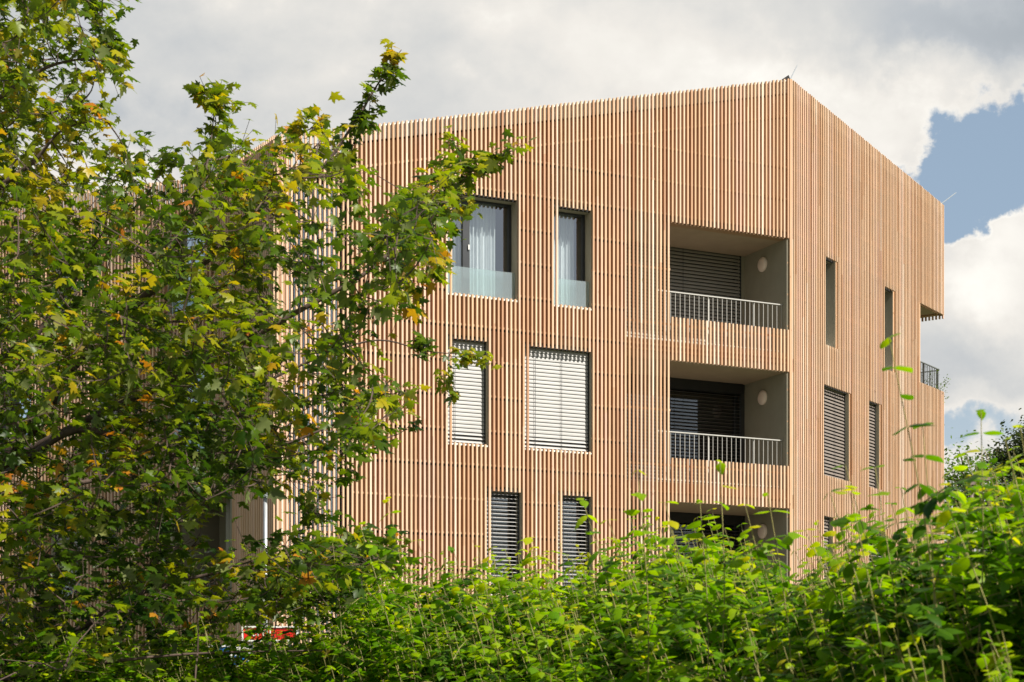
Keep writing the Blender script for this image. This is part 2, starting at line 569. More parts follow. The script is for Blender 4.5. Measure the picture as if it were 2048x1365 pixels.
def glazed(fac, o, kind, guard=False, parent=None, label=None, depth=.36, bmat='blind'):
    """window set back behind the slats: reveals, frame, panes, blind or curtains"""
    a, b_, h0, h1 = o[:4]
    fm = MB()
    root = bpy.data.objects.new('window', None); COL.objects.link(root); root.parent = bld
    if label: root['label'] = label
    rv = MB()
    t = .03
    fac.block(rv, a - t, a + .006, h0 - t, h1 + .10, -.070, -depth - .08)
    fac.block(rv, b_ - .006, b_ + t, h0 - t, h1 + .10, -.070, -depth - .08)
    fac.block(rv, a + .006, b_ - .006, h1 - .004, h1 + .06, -.161, -depth - .08)
    rv.build('reveal', 'plaster', root)
    sb = MB(); fac.block(sb, a + .006, b_ - .006, h1 - .0, h1 + .099, -.12, -.16); sb.build('blind_slot', 'void', root)
    sl_ = MB(); fac.block(sl_, a, b_, h0 - .045, h0 - .012, -.04, -depth - .06); sl_.build('sill', 'white', root)
    fw = .07
    f0, f1 = -depth + .02, -depth - .05
    fac.block(fm, a, a + fw, h0, h1 + .06, f0, f1); fac.block(fm, b_ - fw, b_, h0, h1 + .06, f0, f1)
    fac.block(fm, a + fw, b_ - fw, h1 - .05, h1 + .06, f0, f1); fac.block(fm, a + fw, b_ - fw, h0, h0 + fw, f0, f1)
    w = b_ - a
    if w > 1.1:
        m = a + w * .66
        fac.block(fm, m - .075, m + .075, h0 + fw, h1 - .05, f0 + .01, f1)
    fm.build('frame', 'frame', root)
    gl = MB(); gl.face([fac.P(a + fw, h0 + fw, -depth - .02), fac.P(b_ - fw, h0 + fw, -depth - .02), fac.P(b_ - fw, h1 - .05, -depth - .02), fac.P(a + fw, h1 - .05, -depth - .02)])
    gl.build('pane', 'glass', root)
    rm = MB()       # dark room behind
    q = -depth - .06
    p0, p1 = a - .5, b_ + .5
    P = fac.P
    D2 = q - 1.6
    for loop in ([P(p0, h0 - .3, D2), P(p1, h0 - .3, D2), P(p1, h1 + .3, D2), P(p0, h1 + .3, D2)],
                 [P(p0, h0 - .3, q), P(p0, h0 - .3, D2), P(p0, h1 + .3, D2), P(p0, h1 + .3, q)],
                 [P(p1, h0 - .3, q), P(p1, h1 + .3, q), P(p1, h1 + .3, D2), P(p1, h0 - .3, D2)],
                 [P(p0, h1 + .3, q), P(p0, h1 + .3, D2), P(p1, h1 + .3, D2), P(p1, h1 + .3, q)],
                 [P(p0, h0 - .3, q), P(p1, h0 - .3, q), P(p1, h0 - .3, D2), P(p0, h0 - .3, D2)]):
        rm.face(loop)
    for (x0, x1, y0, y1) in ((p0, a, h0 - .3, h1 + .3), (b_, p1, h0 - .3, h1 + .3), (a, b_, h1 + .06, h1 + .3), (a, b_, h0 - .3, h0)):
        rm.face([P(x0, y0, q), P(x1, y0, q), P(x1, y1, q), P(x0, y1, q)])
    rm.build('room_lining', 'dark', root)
    if kind == 'curtain':
        cu = MB()
        def drape(x0, x1, off):
            n = max(6, int((x1 - x0) / .012)); prev = None
            for i in range(n + 1):
                x = x0 + (x1 - x0) * i / n
                y = off + .03 * math.sin(x * 62 + math.sin(x * 17) * 1.5) + .01 * math.sin(x * 143)
                cur = (fac.P(x, h0 + .02, y), fac.P(x, h1 + .05, y))
                if prev: cu.face([prev[0], cur[0], cur[1], prev[1]])
                prev = cur
        drape(a + w * .16, b_, -depth - .20)
        cu.build('curtain', 'curtain', root)
    else:
        blind(fac, a + .03, b_ - .03, h0 + (.02 if kind != 'open' else 0), h1 + .04, kind, root, mat=bmat)
    if guard:
        gd = MB(); fac.block(gd, a + .02, b_ - .02, h0 - .01, h0 + .575, -.16, -.175)
        gd.build('glass_guard', 'guard', root)
    if w > 1.1 and kind == 'curtain':
        hd = MB(); m = a + w * .66 - .045
        fac.block(hd, m - .012, m + .012, h0 + .98, h0 + 1.08, f0 + .04, f0 + .012)
        hd.build('handle', 'white', root)
    return root


def blind(fac, a, b_, h0, h1, kind, parent, off=-.185, mat='blind'):
    mb = MB()
    p = .079
    tilt = {'closed': 73, 'half': 58, 'open': 12}[kind]
    h = h1 - .08
    wd = {'closed': .093, 'half': .080, 'open': .078}[kind]
    k = 0
    while h > h0 + .03:
        th = math.radians(tilt + R.uniform(-2.0, 2.0))
        if kind == 'closed' and h < h0 + .28: th = math.radians(48)
        c, s_ = math.cos(th) * wd / 2, math.sin(th) * wd / 2
        # outer edge lower than the inner edge; three facets for the crown of the lamella
        pts = [(-1, 0), (-.4, .006), (.4, .006), (1, 0)]
        row = []
        for q, cr in pts:
            oo = off - q * c + cr * math.sin(th); hh = h + q * s_ + cr * math.cos(th)
            row.append((oo, hh))
        for (o1_, y1), (o2_, y2) in zip(row, row[1:]):
            mb.hexa([fac.P(a, y1 - .0012, o1_), fac.P(b_, y1 - .0012, o1_), fac.P(b_, y2 - .0012, o2_), fac.P(a, y2 - .0012, o2_),
                     fac.P(a, y1 + .0012, o1_), fac.P(b_, y1 + .0012, o1_), fac.P(b_, y2 + .0012, o2_), fac.P(a, y2 + .0012, o2_)])
        h -= p; k += 1
    bl = mb.build('blind', mat, parent)
    gd = MB()
    fac.block(gd, a - .025, a - .005, h0, h1 + .02, off + .03, off - .03)
    gd.build('blind_guide', 'frame', parent); gd = MB()
    fac.block(gd, b_ + .005, b_ + .025, h0, h1 + .02, off + .03, off - .03)
    gd.build('blind_guide', 'frame', parent)
    cd = MB()
    for q in ((.17, .58) if b_ - a > .9 else (.2,)):
        x = b_ - (b_ - a) * q if fac is F else a + (b_ - a) * q
        fac.block(cd, x - .004, x + .004, h0, h1, off + .046, off + .042)
    cd.build('blind_cord', 'frame', parent)


# front facade ------------------------------------------------------
winA = op(F, 897, 1041, 0); winB = op(F, 1113, 1187, 0)
winC = op(F, 896, 975, 1); winD = op(F, 1049, 1188, 1)
winE = op(F, 975, 1043, 2); winF = op(F, 1115, 1187, 2)
sA = F.s_px
log_lo, log_hi = sA(1577), sA(1256)
logs = [[sA(1577), sA(1343), h0, h1] for h0, h1 in BANDS]
front_windows = []
for o, px in ((winA, 904), (winB, 1117.5), (winC, 903.5), (winD, 1055.5), (winE, 981), (winF, 1119)):
    c0 = .03 + .02 + SWD / 2
    sc_ = c0 + round((sA(px) - c0) / PITCH) * PITCH
    o[1] = sc_ + .050
    o[0] = c0 + round((o[0] - .022 - c0) / PITCH) * PITCH + .023
    o.append(sc_)           # the one slat that runs across the window
    front_windows.append(o)
gap_lo, gap_hi = sA(706), SF
# snap the loggia to the slat rhythm
fs = slats(F, 'f', .03, SF - .01, roofF, front_windows + logs)
# corner post
F.block(fs, -.02, .028, .25, 15.44, .0, -.05, .25)
fs.build('slat_screen', 'wood', bld)
up = lambda w: [w[0], w[1], w[2], w[3] + .10]
holesF = [up(w) for w in front_windows] + [[log_lo, log_hi, .0, 11.93], [gap_lo, gap_hi, 0, 20]]
bk = backing(F, 0.0, gap_lo, roofF, holesF)
bk.build('wall', 'backing', bld)
bt = MB()
rows = [.9 + .70 * i for i in range(21)]
shade_mb = MB()
battens(F, .03, gap_lo, roofF, [w[:4] for w in front_windows] + [[log_lo, log_hi, 0, 20]], bt, rows, shade_mb)
shade_mb.build('batten_shade_strip', 'void', bld)  # painted shade below the battens, not an opening
battens(F, log_lo, log_hi, roofF, [[log_lo, log_hi, h0 - .45, h1 + .02] for h0, h1 in BANDS] + [], bt, rows)
for h0, h1 in BANDS:
    for dz in (-.15, -.72):
        F.block(bt, log_lo, log_hi, h0 + dz - .02, h0 + dz + .02, -.0535, -.084, .25)
    F.block(bt, sA(1343), log_hi, h0 + 1.0, h0 + 1.04, -.0535, -.084, .25)
for r in [1.0 + 1.0 * i for i in range(12)]:
    F.block(bt, gap_lo + .002, gap_hi, r - .02, r + .02, -.0535, -.075, .35)
bt.build('batten_layer', 'wood', bld)
topping(F, .05, gap_lo, roofF, bld)

# side facade -------------------------------------------------------
sp = S.s_px
w1 = op(S, 1651.5, 1676, 0); w2 = op(S, 1771.5, 1790.5, 0)
w3 = op(S, 1650.5, 1703, 1); w4 = op(S, 1740, 1763.5, 1)
w5 = op(S, 1649, 1671, 2); w6 = op(S, 1738, 1775, 2)
side_windows = [w1, w2, w3, w4, w5, w6]
sB = sp(1842)
ss = slats(S, 's', .03, SS, roofS, [w[:4] for w in side_windows] + [[sB, SS + .1, 9.93, 11.96]])
ss.build('slat_screen', 'wood', bld)
bk = backing(S, 0.04, SS, roofS, [up(w) for w in side_windows] + [[sB, SS + .1, 9.93, 11.96]], o1=-.125)
bk.build('wall', 'backing', bld)
bt = MB()
battens(S, .03, SS, roofS, [w[:4] for w in side_windows] + [[sB, SS + .1, 9.9, 11.99]], bt, rows)
bt.build('batten_layer', 'wood', bld)
topping(S, .05, SS, roofS, bld)
# boards that edge the side windows, proud of their far reveal
for w in side_windows:
    e = MB(); S.block(e, w[1] - .0, w[1] + .055, w[2], w[3], -.056, -.34, .45); e.build('window_board', 'wood', bld)

# end wall of the overhang (turns back to the left) ------------------
E = Cc + S.d * SS
EF = Fac(E, (-.82, .572), (.572, .82))
roofE = lambda a: 14.86
es = slats(EF, 'e', .02, 6.0, roofE, [[0, 6.0, 9.93, 11.88]])
es.build('slat_screen', 'wood', bld)
bk = backing(EF, 0.02, 6.0, roofE, [[0, 6.0, 9.93, 11.96]], o1=-.25); bk.build('wall', 'backing', bld)
# soffit of the overhang and wall of the recessed corner
sf = MB()
P0 = lambda a, e, h: Vector(((Cc + S.d * a + EF.d * e).x, (Cc + S.d * a + EF.d * e).y, h))
sf.hexa([P0(sB - .1, .06, 11.99), P0(SS - .08, .06, 11.99), P0(SS - .08, 6, 11.99), P0(sB - .1, 6, 11.99),
         P0(sB - .1, .06, 12.2), P0(SS - .08, .06, 12.2), P0(SS - .08, 6, 12.2), P0(sB - .1, 6, 12.2)])
sf.build('soffit', 'ceiling', bld)
rw = MB()
EB = Fac(Cc + S.d * sB, (-.82, .572), (.572, .82))
for i in range(60):
    a = .02 + i * PITCH
    EB.block(rw, a, a + SWD, 9.9, 11.99, 0, -.05, R.random())
EB.block(rw, 0.06, 6, 9.7, 11.99, -.055, -.3, .3)
rw.build('slat_screen', 'wood', bld)
fl = MB()
fl.hexa([P0(sB - .1, .1, 9.2), P0(SS - .1, .1, 9.2), P0(SS - .1, 6, 9.2), P0(sB - .1, 6, 9.2),
         P0(sB - .1, .1, 9.35), P0(SS - .1, .1, 9.35), P0(SS - .1, 6, 9.35), P0(sB - .1, 6, 9.35)])
fl.build('terrace_floor', 'paving', bld)


def railing(fac, a, b_, h0, h1, off, mat, step=.118, posts=(), parent=None, bar=.0045):
    mb = MB()
    fac.block(mb, a, b_, h1 - .022, h1, off + .02, off - .02)
    fac.block(mb, a, b_, h0, h0 + .02, off + .018, off - .018)
    n = int((b_ - a) / step)
    for i in range(n + 1):
        x = a + .01 + i * step
        if x > b_ - .012: break
        fac.block(mb, x - bar, x + bar, h0 + .02, h1 - .022, off + bar, off - bar)
    for x in posts:
        fac.block(mb, x - .012, x + .012, h0, h1 - .001, off - .021, off - .06)
    return mb.build('railing', mat, parent or bld)


railing(S, sB, SS - .20, 9.4, 10.52, -.10, 'rail_dark', posts=(sB + .55, SS - .22), bar=.008)
railing(Fac(Cc + S.d * (SS - .20) + S.n * -.10, (-.82, .572), (.572, .82)), 0, 5.5, 9.4, 10.50, 0, 'rail_dark', posts=(2.5,))

# left facade -------------------------------------------------------
lg = [L.s_px(461), SL + .1]
holeL = [[lg[0], SL + .01, 3.91, 5.98]]
ls = slats(L, 'l', .03, SL + .0, roofL, holeL)
ls.build('slat_screen', 'wood', bld)
bk = backing(L, 0.0, SL, roofL, holeL, topgap=.15); bk.build('wall', 'backing', bld)
# wing further left -------------------------------------------------
wq = W.s_px
wopen = [[wq(405), wq(333), 9.91, 11.93], [wq(405), wq(333), 6.91, 8.99], [0, wq(345), 3.91, 5.98],
         [wq(150), wq(95), 9.91, 11.93], [wq(60), wq(-20), 6.91, 8.99], [wq(240), wq(180), 6.91, 8.99], [wq(160), wq(100), 3.91, 5.98]]
for o in wopen:
    if o[0] > o[1]: o[0], o[1] = o[1], o[0]
wsl = slats(W, 'w', .03, SW, roofW, wopen)
wsl.build('slat_screen', 'wood', bld)
bk = backing(W, 0.0, SW, roofW, [up(w) for w in wopen], topgap=.45); bk.build('wall', 'backing', bld)
bt = MB()
battens(W, .03, SW, roofW, wopen, bt, rows)
W.block(bt, .03, SW, 12.42, 12.46, -.0535, -.084, .3); bt.build('batten_layer', 'wood', bld)

# windows -----------------------------------------------------------
glazed(F, winA, 'curtain', True, label='wide top floor window with dark frame, white curtains and glass guard')
glazed(F, winB, 'curtain', True, label='narrow window with dark frame, white curtain and glass guard')
glazed(F, winC, 'closed'); glazed(F, winD, 'closed')
glazed(F, winE, 'open'); glazed(F, winF, 'open')
glazed(S, w1, 'curtain'); glazed(S, w2, 'curtain')
glazed(S, w3, 'half', bmat='blind_dark'); glazed(S, w4, 'half', bmat='blind_dark'); glazed(S, w5, 'half', bmat='blind_dark'); glazed(S, w6, 'open')
for i, o in enumerate(wopen):
    if i != 2: glazed(W, o, 'curtain' if i in (0, 1, 4) else 'closed', True)


# loggias on the front ----------------------------------------------
def loggia(idx):
    h0, h1 = BANDS[idx]
    fl_h = h0 - .62
    a0, a1 = log_lo, log_hi
    dep = -1.75
    r = bpy.data.objects.new('balcony', None); COL.objects.link(r); r.parent = bld
    r['label'] = ('top balcony with closed grey blind behind the rail', 'middle balcony with dark half open blind', 'lower balcony partly hidden by the shrubs',
                  'ground level recess behind the shrubs')[idx]
    c = MB(); F.block(c, a0 - .02, a1 + .02, h1 + .002, h1 + .16, -.085, dep); c.build('ceiling', 'ceiling', r)
    f = MB(); F.block(f, a0 - .02, a1 + .02, fl_h - .14, fl_h, -.10, dep); f.build('floor', 'paving', r)
    k = MB(); F.block(k, a0 - .02, a1 + .02, h1 + .01, h1 + .42, -.0865, -.11, .2); k.build('slab_edge_board', 'backing', r)
    s_ = MB(); F.block(s_, a0 - .16, a0 + .006, fl_h, h1 + .002, -.054, dep); s_.build('side_wall', 'plaster', r)
    s_ = MB(); F.block(s_, a1 - .006, a1 + .16, fl_h, h1 + .002, -.088, dep); s_.build('side_wall', 'plaster', r)
    b_ = MB(); F.block(b_, a0 - .16, a1 + .16, fl_h - .1, h1 + .1, dep - .30, dep - .5)
    F.block(b_, a0 - .02, a0 + .10, fl_h, h1, dep, dep - .30); F.block(b_, a1 - .25, a1 + .02, fl_h, h1, dep, dep - .30)
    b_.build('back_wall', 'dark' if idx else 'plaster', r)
    # sliding door with frame and blind across the back
    fr = MB(); q0, q1 = a0 + .10, a1 - .25
    top = h1 - (.0 if idx == 0 else .0)
    for x0, x1 in ((q0, q0 + .07), (q1 - .07, q1), ((q0 + q1) / 2 - .05, (q0 + q1) / 2 + .05)):
        F.block(fr, x0, x1, fl_h, top, dep - .14, dep - .21)
    F.block(fr, q0 + .07, q1 - .07, top - .08, top, dep - .141, dep - .209)
    fr.build('door_frame', 'frame', r)
    gl = MB(); gl.face([F.P(q0, fl_h, dep - .18), F.P(q1, fl_h, dep - .18), F.P(q1, top, dep - .18), F.P(q0, top, dep - .18)])
    gl.build('pane', 'glass_dark', r)
    if idx == 0:
        blind(F, q0 + .02, q1 - .02, fl_h + .05, top + .05, 'half', r, dep - .03, 'blind_grey')
    else:
        bx = MB(); F.block(bx, q0 - .02, q1, top - .22, top - .002, dep + .06, dep - .12); bx.build('blind_box', 'void', r)
        blind(F, q0 + .02, q1 - .02, fl_h + .05, top - .2, 'open', r, dep - .03, 'blind_dark')
    railing(F, a0 + .03, sA(1322), h0 - .45, h0 + .60, -.22, 'rail', posts=[a0 + .75, a0 + 1.9], parent=r)
    # round wall lamp on the side wall
    la = MB()
    o = F.P(a0, h1 - .36 if idx == 0 else h1 - .42, -.98)
    ax = Vector((F.d.x, F.d.y, 0))
    la.lathe(o + ax * -.004, ax, [(.15, 0), (.165, .02), (.165, .05), (.14, .075), (.08, .09), (.01, .095)], 28)
    la.build('wall_lamp', 'lamp_white', r, True)


for i in range(4): loggia(i)

# stair screen on the left of the front facade: dark space behind the open slats
st = MB()
F.block(st, gap_lo + .0, gap_lo + .12, 0, 12.35, -.09, -2.6)
F.block(st, gap_hi - .22, gap_hi - .10, 0, 12.0, -.20, -2.6)
F.block(st, gap_lo + .12, gap_hi - .22, 0, 12.35, -2.0, -2.2, .5, 12.0)
for h in (3.0, 6.0, 9.0, 12.0):
    F.block(st, gap_lo + .12, gap_hi - .22, h - .15, h + .1, -.5, -2.0)
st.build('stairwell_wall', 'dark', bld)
gz = MB(); F.block(gz, gap_lo + .13, gap_hi - .23, 0.1, 11.8, -.28, -.30); gz.build('stair_glazing', 'glass', bld)
for q, h in ((gap_lo + .7, 12.0), (gap_lo + 1.4, 12.0)):
    e = MB(); F.block(e, q, q + .05, .1, 11.8, -.24, -.32); e.build('stair_mullion', 'frame', bld)

# left corner recess (lower floor)
rc = MB()
cB = Vector((B.x, B.y))
p1 = L.O + L.d * lg[0]; p2 = cB; p3 = W.O + W.d * wopen[2][1]
back1 = p1 - L.n * 1.6; back3 = p3 - W.n * 1.6; backm = (back1 + back3) / 2 - (L.n + W.n) * .3
for (a, b_) in ((p1, back1), (back1, backm), (backm, back3), (back3, p3)):
    n = Vector((b_.y - a.y, a.x - b_.x)).normalized() * .05
    rc.hexa([(a.x, a.y, 3.3), (b_.x, b_.y, 3.3), (b_.x + n.x, b_.y + n.y, 3.3), (a.x + n.x, a.y + n.y, 3.3),
             (a.x, a.y, 6.0), (b_.x, b_.y, 6.0), (b_.x + n.x, b_.y + n.y, 6.0), (a.x + n.x, a.y + n.y, 6.0)])
rc.build('recess_wall', 'plaster', bld)
rc = MB()
poly = [p1, p2, p3, back3, backm, back1]
rc.face([(p.x, p.y, 6.0) for p in poly]); rc.face([(p.x, p.y, 6.12) for p in poly]); rc.build('soffit', 'ceiling', bld)
rc = MB(); rc.face([(p.x, p.y, 3.35) for p in poly]); rc.build('terrace_floor', 'paving', bld)
cb = MB(); cc = cB - (L.n + W.n).normalized() * .5
cb.lathe((cc.x, cc.y, 3.3), (0, 0, 1), [(.13, 0), (.13, 2.7)], 16); cb.build('column', 'plaster', bld, True)
railing(L, lg[0] + .05, SL - .1, 3.4, 4.5, -.2, 'rail_dark'); railing(W, .1, wopen[2][1] - .05, 3.4, 4.5, -.2, 'rail_dark')

# roof: faces between the facades
rf = MB()
ins = lambda p, h: (p.x, p.y, h)
Fi = lambda fac, a, r, dz=.6: fac.P(a, r(a) - dz, -.33)
p_w = Fi(W, SW, roofW); p_b = Fi(W, 0, roofW); p_d = F.P(SF, roofF(SF) - .6, -.33); p_c = F.P(.2, roofF(0) - .6, -.33); p_e = S.P(SS - .1, roofS(SS) - .6, -.33)
p_g = EF.P(6.0, 14.2, -.33)
mid = (p_g + p_b) / 2; mid.z = 12.6
for tri in ([p_w, p_b, p_g], [p_b, p_d, p_g], [p_d, p_c, p_g], [p_c, p_e, p_g]): rf.face(tri)
p_w2 = Vector((p_g.x - 14, p_g.y + 3, 12.2)); rf.face([p_w, p_g, p_w2])
rf.build('roof', 'roof', bld)
bw = MB()
for a, b_ in ((EF.P(6.0, 0, -.3), Vector((p_w2.x, p_w2.y, 0))), (Vector((p_w2.x, p_w2.y, 0)), W.P(SW, 0, -.1))):
    bw.face([(a.x, a.y, 0), (b_.x, b_.y, 0), (b_.x, b_.y, 12.2), (a.x, a.y, 12.2)])
bw.build('rear_wall', 'backing', bld)
# roof hatch seen over the left wing
hb = at(413, 349, 39.5)
hm = MB()
hm.box((hb.x - .42, hb.y - .5, 11.9), (hb.x + .42, hb.y + .5, hb.z + .02)); hm.build('roof_hatch', 'rail_dark', bld)
# small black membrane corner standing above the slats
tb = MB()
pA, pB_, pC = F.P(.22, 15.40, -.06), F.P(.0, 15.56, -.09), F.P(-.12, 15.38, -.12)
q_ = Vector((-.1, .25, 0))
tb.v = [tuple(pA), tuple(pB_), tuple(pC), tuple(pA + q_), tuple(pB_ + q_), tuple(pC + q_)]
tb.f = [(0, 2, 1), (3, 4, 5), (0, 1, 4, 3), (1, 2, 5, 4), (0, 3, 5, 2)]; tb.t = [.5] * 5
tb.build('corner_flashing', 'void', bld)
# lightning rods
for base, tip in ((S.P(.10, 15.42, -.1), Vector((.24, .3, .50))), (S.P(SS - .25, 14.84, -.06), Vector((.50, .25, .40)))):
    lr = MB(); lr.tube([base, base + tip * .93, base + tip], [.013, .012, .006], 6); lr.build('lightning_rod', 'galv', bld)


# ------------------------------------------------------------------ foliage helpers
def leaf_mesh(name, shape, tris, pos, ydir, nrm, size, tint, mat, parent, curl=.25, droop=.2):
    """many leaves in one mesh; shape Nx2 outline (x across, y from stalk to tip)"""
    pos, ydir, nrm = map(lambda a: np.asarray(a, float), (pos, ydir, nrm))
    size = np.asarray(size, float); tint = np.asarray(tint, float)
    n = len(pos)
    ydir /= np.linalg.norm(ydir, axis=1, keepdims=True)
    nrm = nrm - (nrm * ydir).sum(1, keepdims=True) * ydir
    nrm /= np.maximum(np.linalg.norm(nrm, axis=1, keepdims=True), 1e-6)
    xd = np.cross(ydir, nrm)
    sh = np.asarray(shape, float); k = len(sh)
    cu = curl * (.5 + NR.random(n))[:, None]; dr = droop * (.2 + 1.4 * NR.random(n))[:, None]
    sk = NR.normal(0, .12, n)[:, None]
    X = sh[None, :, 0]; Y = sh[None, :, 1]
    Z = -cu * np.abs(X) - dr * Y * Y + sk * X * Y
    V = pos[:, None, :] + size[:, None, None] * (X[..., None] * xd[:, None, :] + Y[..., None] * ydir[:, None, :] + Z[..., None] * nrm[:, None, :])
    rl = root_loc(parent)
    V = V.reshape(-1, 3) - np.array([rl[0], rl[1], rl[2]])
    T = np.asarray(tris, int)
    Fc = (T[None] + (np.arange(n) * k)[:, None, None]).reshape(-1, 3)
    me = bpy.data.meshes.new(name)
    me.vertices.add(len(V)); me.vertices.foreach_set('co', V.astype(np.float32).ravel())
    me.loops.add(Fc.size); me.loops.foreach_set('vertex_index', Fc.astype(np.int32).ravel())
    me.polygons.add(len(Fc)); me.polygons.foreach_set('loop_start', np.arange(0, Fc.size, 3, dtype=np.int32))
    me.polygons.foreach_set('loop_total', np.full(len(Fc), 3, np.int32))
    a = me.attributes.new('tint', 'FLOAT', 'FACE'); a.data.foreach_set('value', np.repeat(np.clip(tint, 0, 1), len(T)).astype(np.float32))
    me.update(calc_edges=True); me.validate()
    return link_mesh(name, me, mat, parent)


half = [(.10, -.03), (.40, -.10), (.34, .06), (.30, .14), (.46, .22), (.60, .46), (.42, .44), (.27, .40), (.22, .50), (.30, .66), (.14, .74), (.10, .86)]
mo = [(0, 0)] + half + [(0, 1.02)] + [(-x, y) for x, y in half[::-1]]
MAPLE = [(0, .32)] + mo
MAPLE_T = [(0, i, i % (len(MAPLE) - 1) + 1) for i in range(1, len(MAPLE))]
ov = [(.17, .05), (.35, .22), (.39, .44), (.27, .72), (.09, .91)]
oo = [(0, 0)] + ov + [(0, 1.0)] + [(-x, y) for x, y in ov[::-1]]
OVAL = [(0, .25), (0, .65)] + oo
_n = len(oo)
OVAL_T = []
for i in range(_n):
    j = (i + 1) % _n
    a, b_ = i + 2, j + 2
    c = 0 if (oo[i][1] + oo[j][1]) / 2 < .5 else 1
    OVAL_T.append((c, a, b_))
OVAL_T += [(0, 2 + 3, 1), (0, 1, 2 + _n - 3)]
SPRIG = [(0, 0), (.35, .4), (.1, 1.0), (-.3, .6)]
SPRIG_T = [(0, 1, 2), (0, 2, 3)]


def rnd_unit(n):
    v = NR.normal(size=(n, 3)); return v / np.linalg.norm(v, axis=1, keepdims=True)


def inside(poly, x, y):
    c = False; n = len(poly); j = n - 1
    for i in range(n):
        xi, yi = poly[i]; xj, yj = poly[j]
        if (yi > y) != (yj > y) and x < (xj - xi) * (y - yi) / (yj - yi) + xi: c = not c
        j = i
    return c


def smooth_path(pts, n=4):
    """Catmull-Rom through the points"""
    P = [Vector(p) for p in pts]; P = [P[0] * 2 - P[1]] + P + [P[-1] * 2 - P[-2]]
    out = []
    for i in range(1, len(P) - 2):
        for k in range(n):
            t = k / n
            a, b_, c, d = P[i - 1], P[i], P[i + 1], P[i + 2]
            out.append(.5 * ((2 * b_) + (c - a) * t + (2 * a - 5 * b_ + 4 * c - d) * t * t + (3 * b_ - a - 3 * c + d) * t ** 3))
    out.append(P[-2])
    return out


# ------------------------------------------------------------------ the maple on the left
TB = at(-470, HOR, 12.4); TB.z = 0
maple = empty('maple_tree', TB, 'maple tree with green leaves turning orange, reaching in from the left', 'tree')
trunk_pts = smooth_path([TB, TB + Vector((.08, 0, 1.6)), TB + Vector((-.05, .1, 3.4)), TB + Vector((.25, .1, 5.4)), TB + Vector((.45, 0, 7.6)), TB + Vector((.9, 0, 9.4))], 5)
tk = MB(); n_ = len(trunk_pts)
tk.tube(trunk_pts, [.22 * (1 - i / n_) ** .8 + .03 for i in range(n_)], 14); tk.build('trunk', 'bark', maple, True)


def tr_at(h):
    return min(trunk_pts, key=lambda p: abs(p.z - h)).copy()


limbs = [  # trunk height, px/py/depth waypoints, base radius
    (2.2, [(-200, 930, 12.4), (0, 760, 12.2), (130, 590, 12.1), (230, 460, 12), (300, 385, 12), (330, 330, 12)], .045),
    (1.8, [(-150, 1050, 12), (60, 880, 11.6), (170, 700, 11.5), (300, 600, 11.4), (362, 480, 11.4), (415, 330, 11.4), (430, 200, 11.5)], .055),
    (1.7, [(-120, 1080, 11.8), (120, 760, 11.4), (300, 580, 11.2), (400, 530, 11.2), (450, 485, 11.2), (560, 385, 11.2), (640, 330, 11.3), (715, 235, 11.3), (770, 150, 11.4), (800, 105, 11.4)], .065),
    (1.9, [(-150, 1040, 12), (20, 940, 11), (160, 860, 10.8), (300, 900, 10.8), (420, 915, 10.8), (547, 895, 10.8), (640, 860, 10.8), (760, 800, 10.9), (810, 790, 11)], .05),
    (2.0, [(-120, 1010, 11.5), (150, 860, 11), (330, 770, 10.8), (480, 690, 10.8), (600, 625, 10.8), (720, 550, 10.8), (800, 490, 10.9), (865, 430, 11), (935, 350, 11), (1010, 302, 11.1)], .055),
    (1.5, [(-200, 1380, 12), (100, 1290, 10.4), (260, 1190, 10.2), (450, 1150, 10.2), (640, 1130, 10.2), (760, 1105, 10.3)], .045),
    (4.6, [(-200, 480, 12), (-60, 260, 11), (60, 160, 10.8), (150, 125, 10.8), (238, 125, 10.8)], .05),
    (3.6, [(-200, 620, 12), (-40, 420, 10.4), (60, 330, 10.2), (130, 260, 10.2), (205, 232, 10.2)], .05),
    (5.4, [(-200, 260, 12), (-20, 90, 11), (100, 20, 11), (190, -10, 11)], .05),
    (1.3, [(-200, 1450, 12), (0, 1370, 9.6), (200, 1320, 9.2), (400, 1310, 9.2), (640, 1300, 9.3)], .04),
    (3.0, [(-200, 750, 12.6), (0, 560, 13.4), (120, 470, 13.8), (240, 340, 14)], .04),
    (2.5, [(-200, 850, 12.8), (60, 690, 13.6), (300, 420, 14), (420, 380, 14), (520, 330, 14), (620, 290, 14)], .04),
    (1.9, [(-150, 1040, 12.8), (120, 980, 13.2), (300, 920, 13.4), (500, 780, 13.6), (640, 720, 13.6), (760, 680, 13.7), (860, 700, 13.7), (960, 715, 13.7)], .04),
    (1.6, [(-200, 1200, 12.4), (80, 1130, 12.6), (300, 1080, 12.8), (420, 1000, 12.8), (520, 960, 12.8), (640, 950, 12.8)], .04),
]
limb_nodes = []
limb_paths = []
for h, w_, r in limbs:
    st_ = tr_at(h)
    pts = smooth_path([st_] + [at(*p) + Vector((R.uniform(-.02, .02), 0, R.uniform(-.02, .02))) for p in w_], 5)
    n_ = len(pts)
    lm = MB(); lm.tube(pts, [r * .62 * (1 - i / n_) ** 1.35 + .0028 for i in range(n_)], 8); lm.build('limb', 'bark', maple, True)
    limb_nodes += pts[4:]
    limb_paths.append(pts)
LN = np.array([tuple(p) for p in limb_nodes])

